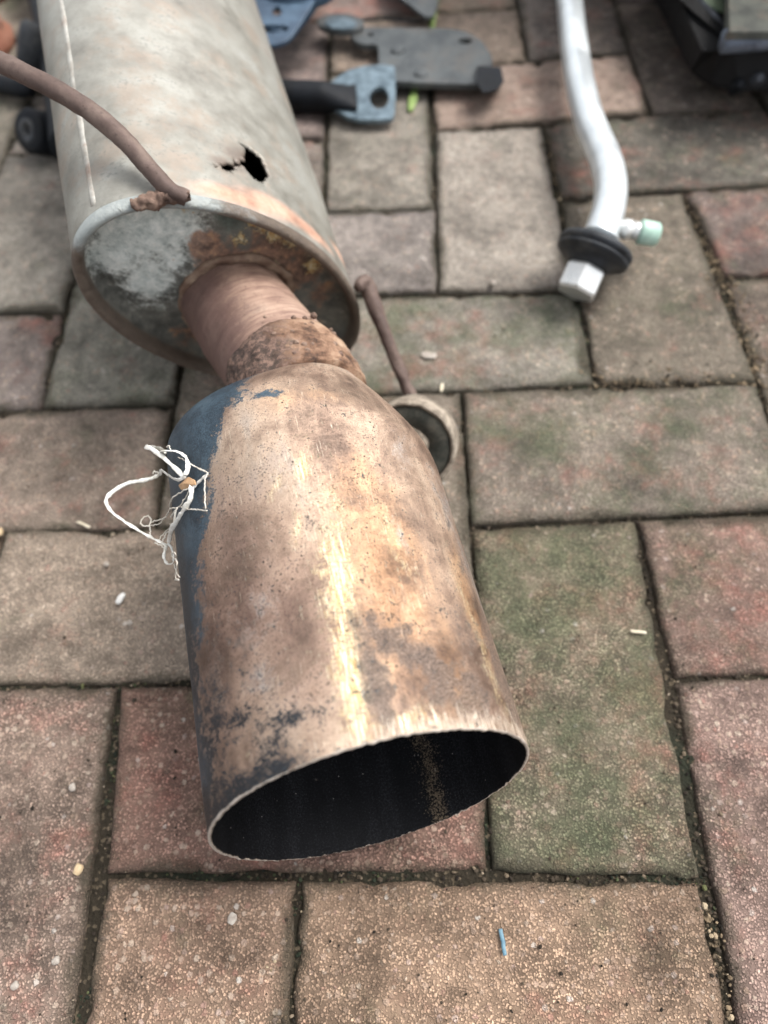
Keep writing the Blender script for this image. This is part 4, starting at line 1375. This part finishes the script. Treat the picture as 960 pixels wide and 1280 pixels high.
base_ = [(868, 92), (890, 108), (925, 116), (1120, 106), (1150, -120), (960, -170), (815, -12)]
hull('lower_casting', [quad_at(base_, .012), quad_at([(x - 2, y - 2) for x, y in base_], .028), quad_at([(880, 62), (897, 66), (915, 64), (1110, 60), (1140, -150), (960, -200), (838, -26)], .055)], M_CAST, hg, jit=.003)
hull('grey_cover', [quad_at([(908, 54), (1100, 52), (1100, -120), (906, -120)], .056), quad_at([(906, 50), (1100, 48), (1100, -130), (904, -130)], .075), quad_at([(912, 40), (1100, 38), (1100, -130), (908, -130)], .080)], M_CASTG, hg)
Vs, Fv, At = sweep(catmull([at(904, 52, .070), at(935, 50, .070), at(975, 47, .070), at(1060, 42, .070)], 6), .0085, None, 24)
mesh('cross_tube', Vs, Fv, M_CASTB, hg)
hull('black_strap', [quad_at([(790, -40), (868, -40), (924, 36), (904, 60)], .040), quad_at([(800, -44), (868, -44), (922, 30), (906, 48)], .060)], M_CAST, hg)
hull('engine_block', [quad_at([(705, -22), (905, -40), (1250, -40), (1250, -420), (640, -420)], zz) for zz in (.02,)] + [[p + np.array([0, 0, .26]) for p in quad_at([(705, -22), (905, -40), (1250, -40), (1250, -420), (640, -420)], .02)]], M_CAST, hg)
hull('mounting_foot', [quad_at([(740, -90), (860, -90), (860, -180), (740, -180)], zz) for zz in (0., .022)], M_CAST, hg)
for q, (x, y) in enumerate(((893, 92), (921, 108), (945, 100), (958, 96), (906, 80), (934, 84))):
    V, Fs = lathe(at(x, y, .026 + .004 * (q % 3)), (-.1, -.7, .6), [(-.006, .0062), (.004, .0062), (.006, .0048), (.010, .003)], 12)
    mesh('bolt', V, Fs, M_BLACK if q % 2 else M_CASTD, hg, smooth=False)
for q in range(6):
    x = 905 + q * 16
    Vs, Fv, At = sweep([at(x, 66, .052), at(x + 2, 84, .036), at(x + 3, 100, .016)], .0028, .006, 8)
    mesh('rib', Vs, Fv, M_CAST, hg)
for q, (pp_, r_) in enumerate((([(842, -8, .05), (866, 20, .045), (884, 52, .035), (893, 84, .02), (905, 100, .012)], .0045), ([(860, -20, .06), (893, 22, .058), (912, 44, .055), (930, 66, .04), (948, 92, .02)], .0035),
                                ([(896, 70, .045), (918, 76, .042), (944, 74, .042), (975, 70, .045)], .0050), ([(930, 104, .014), (948, 94, .024), (972, 92, .03)], .0060), ([(900, 58, .052), (903, 74, .045), (899, 96, .02)], .0060))):
    Vs, Fv, At = sweep(catmull([at(*p) for p in pp_], 8), r_, None, 14, jitter=.0012, js=90)
    mesh('hose', Vs, Fv, (M_BLACK, M_CASTD, M_CAST, M_BLACK, M_CAST)[q], hg)
gl = plate('green_leaf', smooth_loop([(872, -12), (890, -14), (903, 0), (906, 14), (897, 13), (884, 4)], 3), [], M_DKLEAF, None, .062, .001, .0003)
tag(gl, 'small green leaf lying on the black engine housing', 'leaf')

# ================================================================== small litter on the pavers
def bit(name, x, y, L, r, ang, mat, label, cat, taper=.7, flat=.6, z=None):
    c = at(x, y, 0)
    a = radians(ang)
    dv = np.array([cos(a), sin(a), 0])
    zz = (r * flat + .0012) if z is None else z
    pts_ = [c + dv * L * k + np.array([0, 0, zz]) + rng.normal(0, L * .015, 3) * (1, 1, .2) for k in (-.5, -.25, 0, .25, .5)]
    cc = catmull(pts_, 4)
    k = np.linspace(-1, 1, len(cc))
    Vs, Fv, At = sweep(cc, r * (1 - (1 - taper) * np.abs(k) ** 3), r * flat * (1 - (1 - taper) * np.abs(k) ** 3), 12, jitter=r * .15, js=500)
    return tag(mesh(name, Vs, Fv, mat), label, cat)


bit('plastic_pellet', 153, 750, .0072, .0019, 62, M_CHIP, 'white oval pellet on the paver left of the tip', 'pellet', .55, .9)
bit('twig', 797, 791, .0085, .0010, -8, M_TWIG, 'short pale twig on the mossy green paver', 'twig', .8)
bit('plastic_sliver', 628, 1177, .0105, .0010, 96, M_BLUEP, 'thin blue plastic sliver on the tan paver below the tip', 'plastic sliver', .85, .5)
bit('paper_scrap', 536, 446, .011, .0030, -8, M_PALE, 'small white scrap on the paver beside the thin hanger rod', 'scrap', .6, .2)
bit('pebble', 615, 358, .0045, .0028, 20, M_PALE, 'pale round pebble in the joint left of the hex nut', 'pebble', .5, .8)
bit('paint_fleck', 291, 1148, .005, .0021, 70, M_PALE, 'pale grey-white fleck on the paver below the tip\'s left corner', 'fleck', .6, .15)
bit('stone_chip', 101, 1087, .0048, .0023, 70, M_TAN, 'tan stone chip beside the joint at lower left', 'stone chip', .7, .8)
bit('straw', 106, 657, .010, .0009, -25, M_TWIG, 'short straw lying in the joint left of the string', 'straw', .8)
bit('seed', 552, 487, .0075, .0013, 80, M_TWIG, 'pale upright seed husk beside the hanger ring', 'seed', .5, .8)
bit('pebble', 93, 985, .004, .0018, 110, M_PALE, 'grey pebble in the paver at the left edge', 'pebble', .6, .7)
bit('pebble', 73, 1200, .0035, .0018, 20, M_PALE, 'pale pebble on the lower left paver', 'pebble', .6, .7)
bit('pebble', 22, 1231, .0034, .0018, 40, M_PALE, 'white pebble nearest the bottom left corner', 'pebble', .6, .7)
bit('pebble', 164, 780, .003, .0017, 40, M_PALE, 'tiny white pebble under the oval pellet', 'pebble', .6, .7)
bit('pebble', 135, 707, .003, .0016, 10, M_PALE, 'tiny white pebble between string and oval pellet', 'pebble', .6, .7)
bit('pebble', 2, 668, .005, .0030, 10, M_TAN, 'pale pebble in the joint at the left edge', 'pebble', .6, .7)
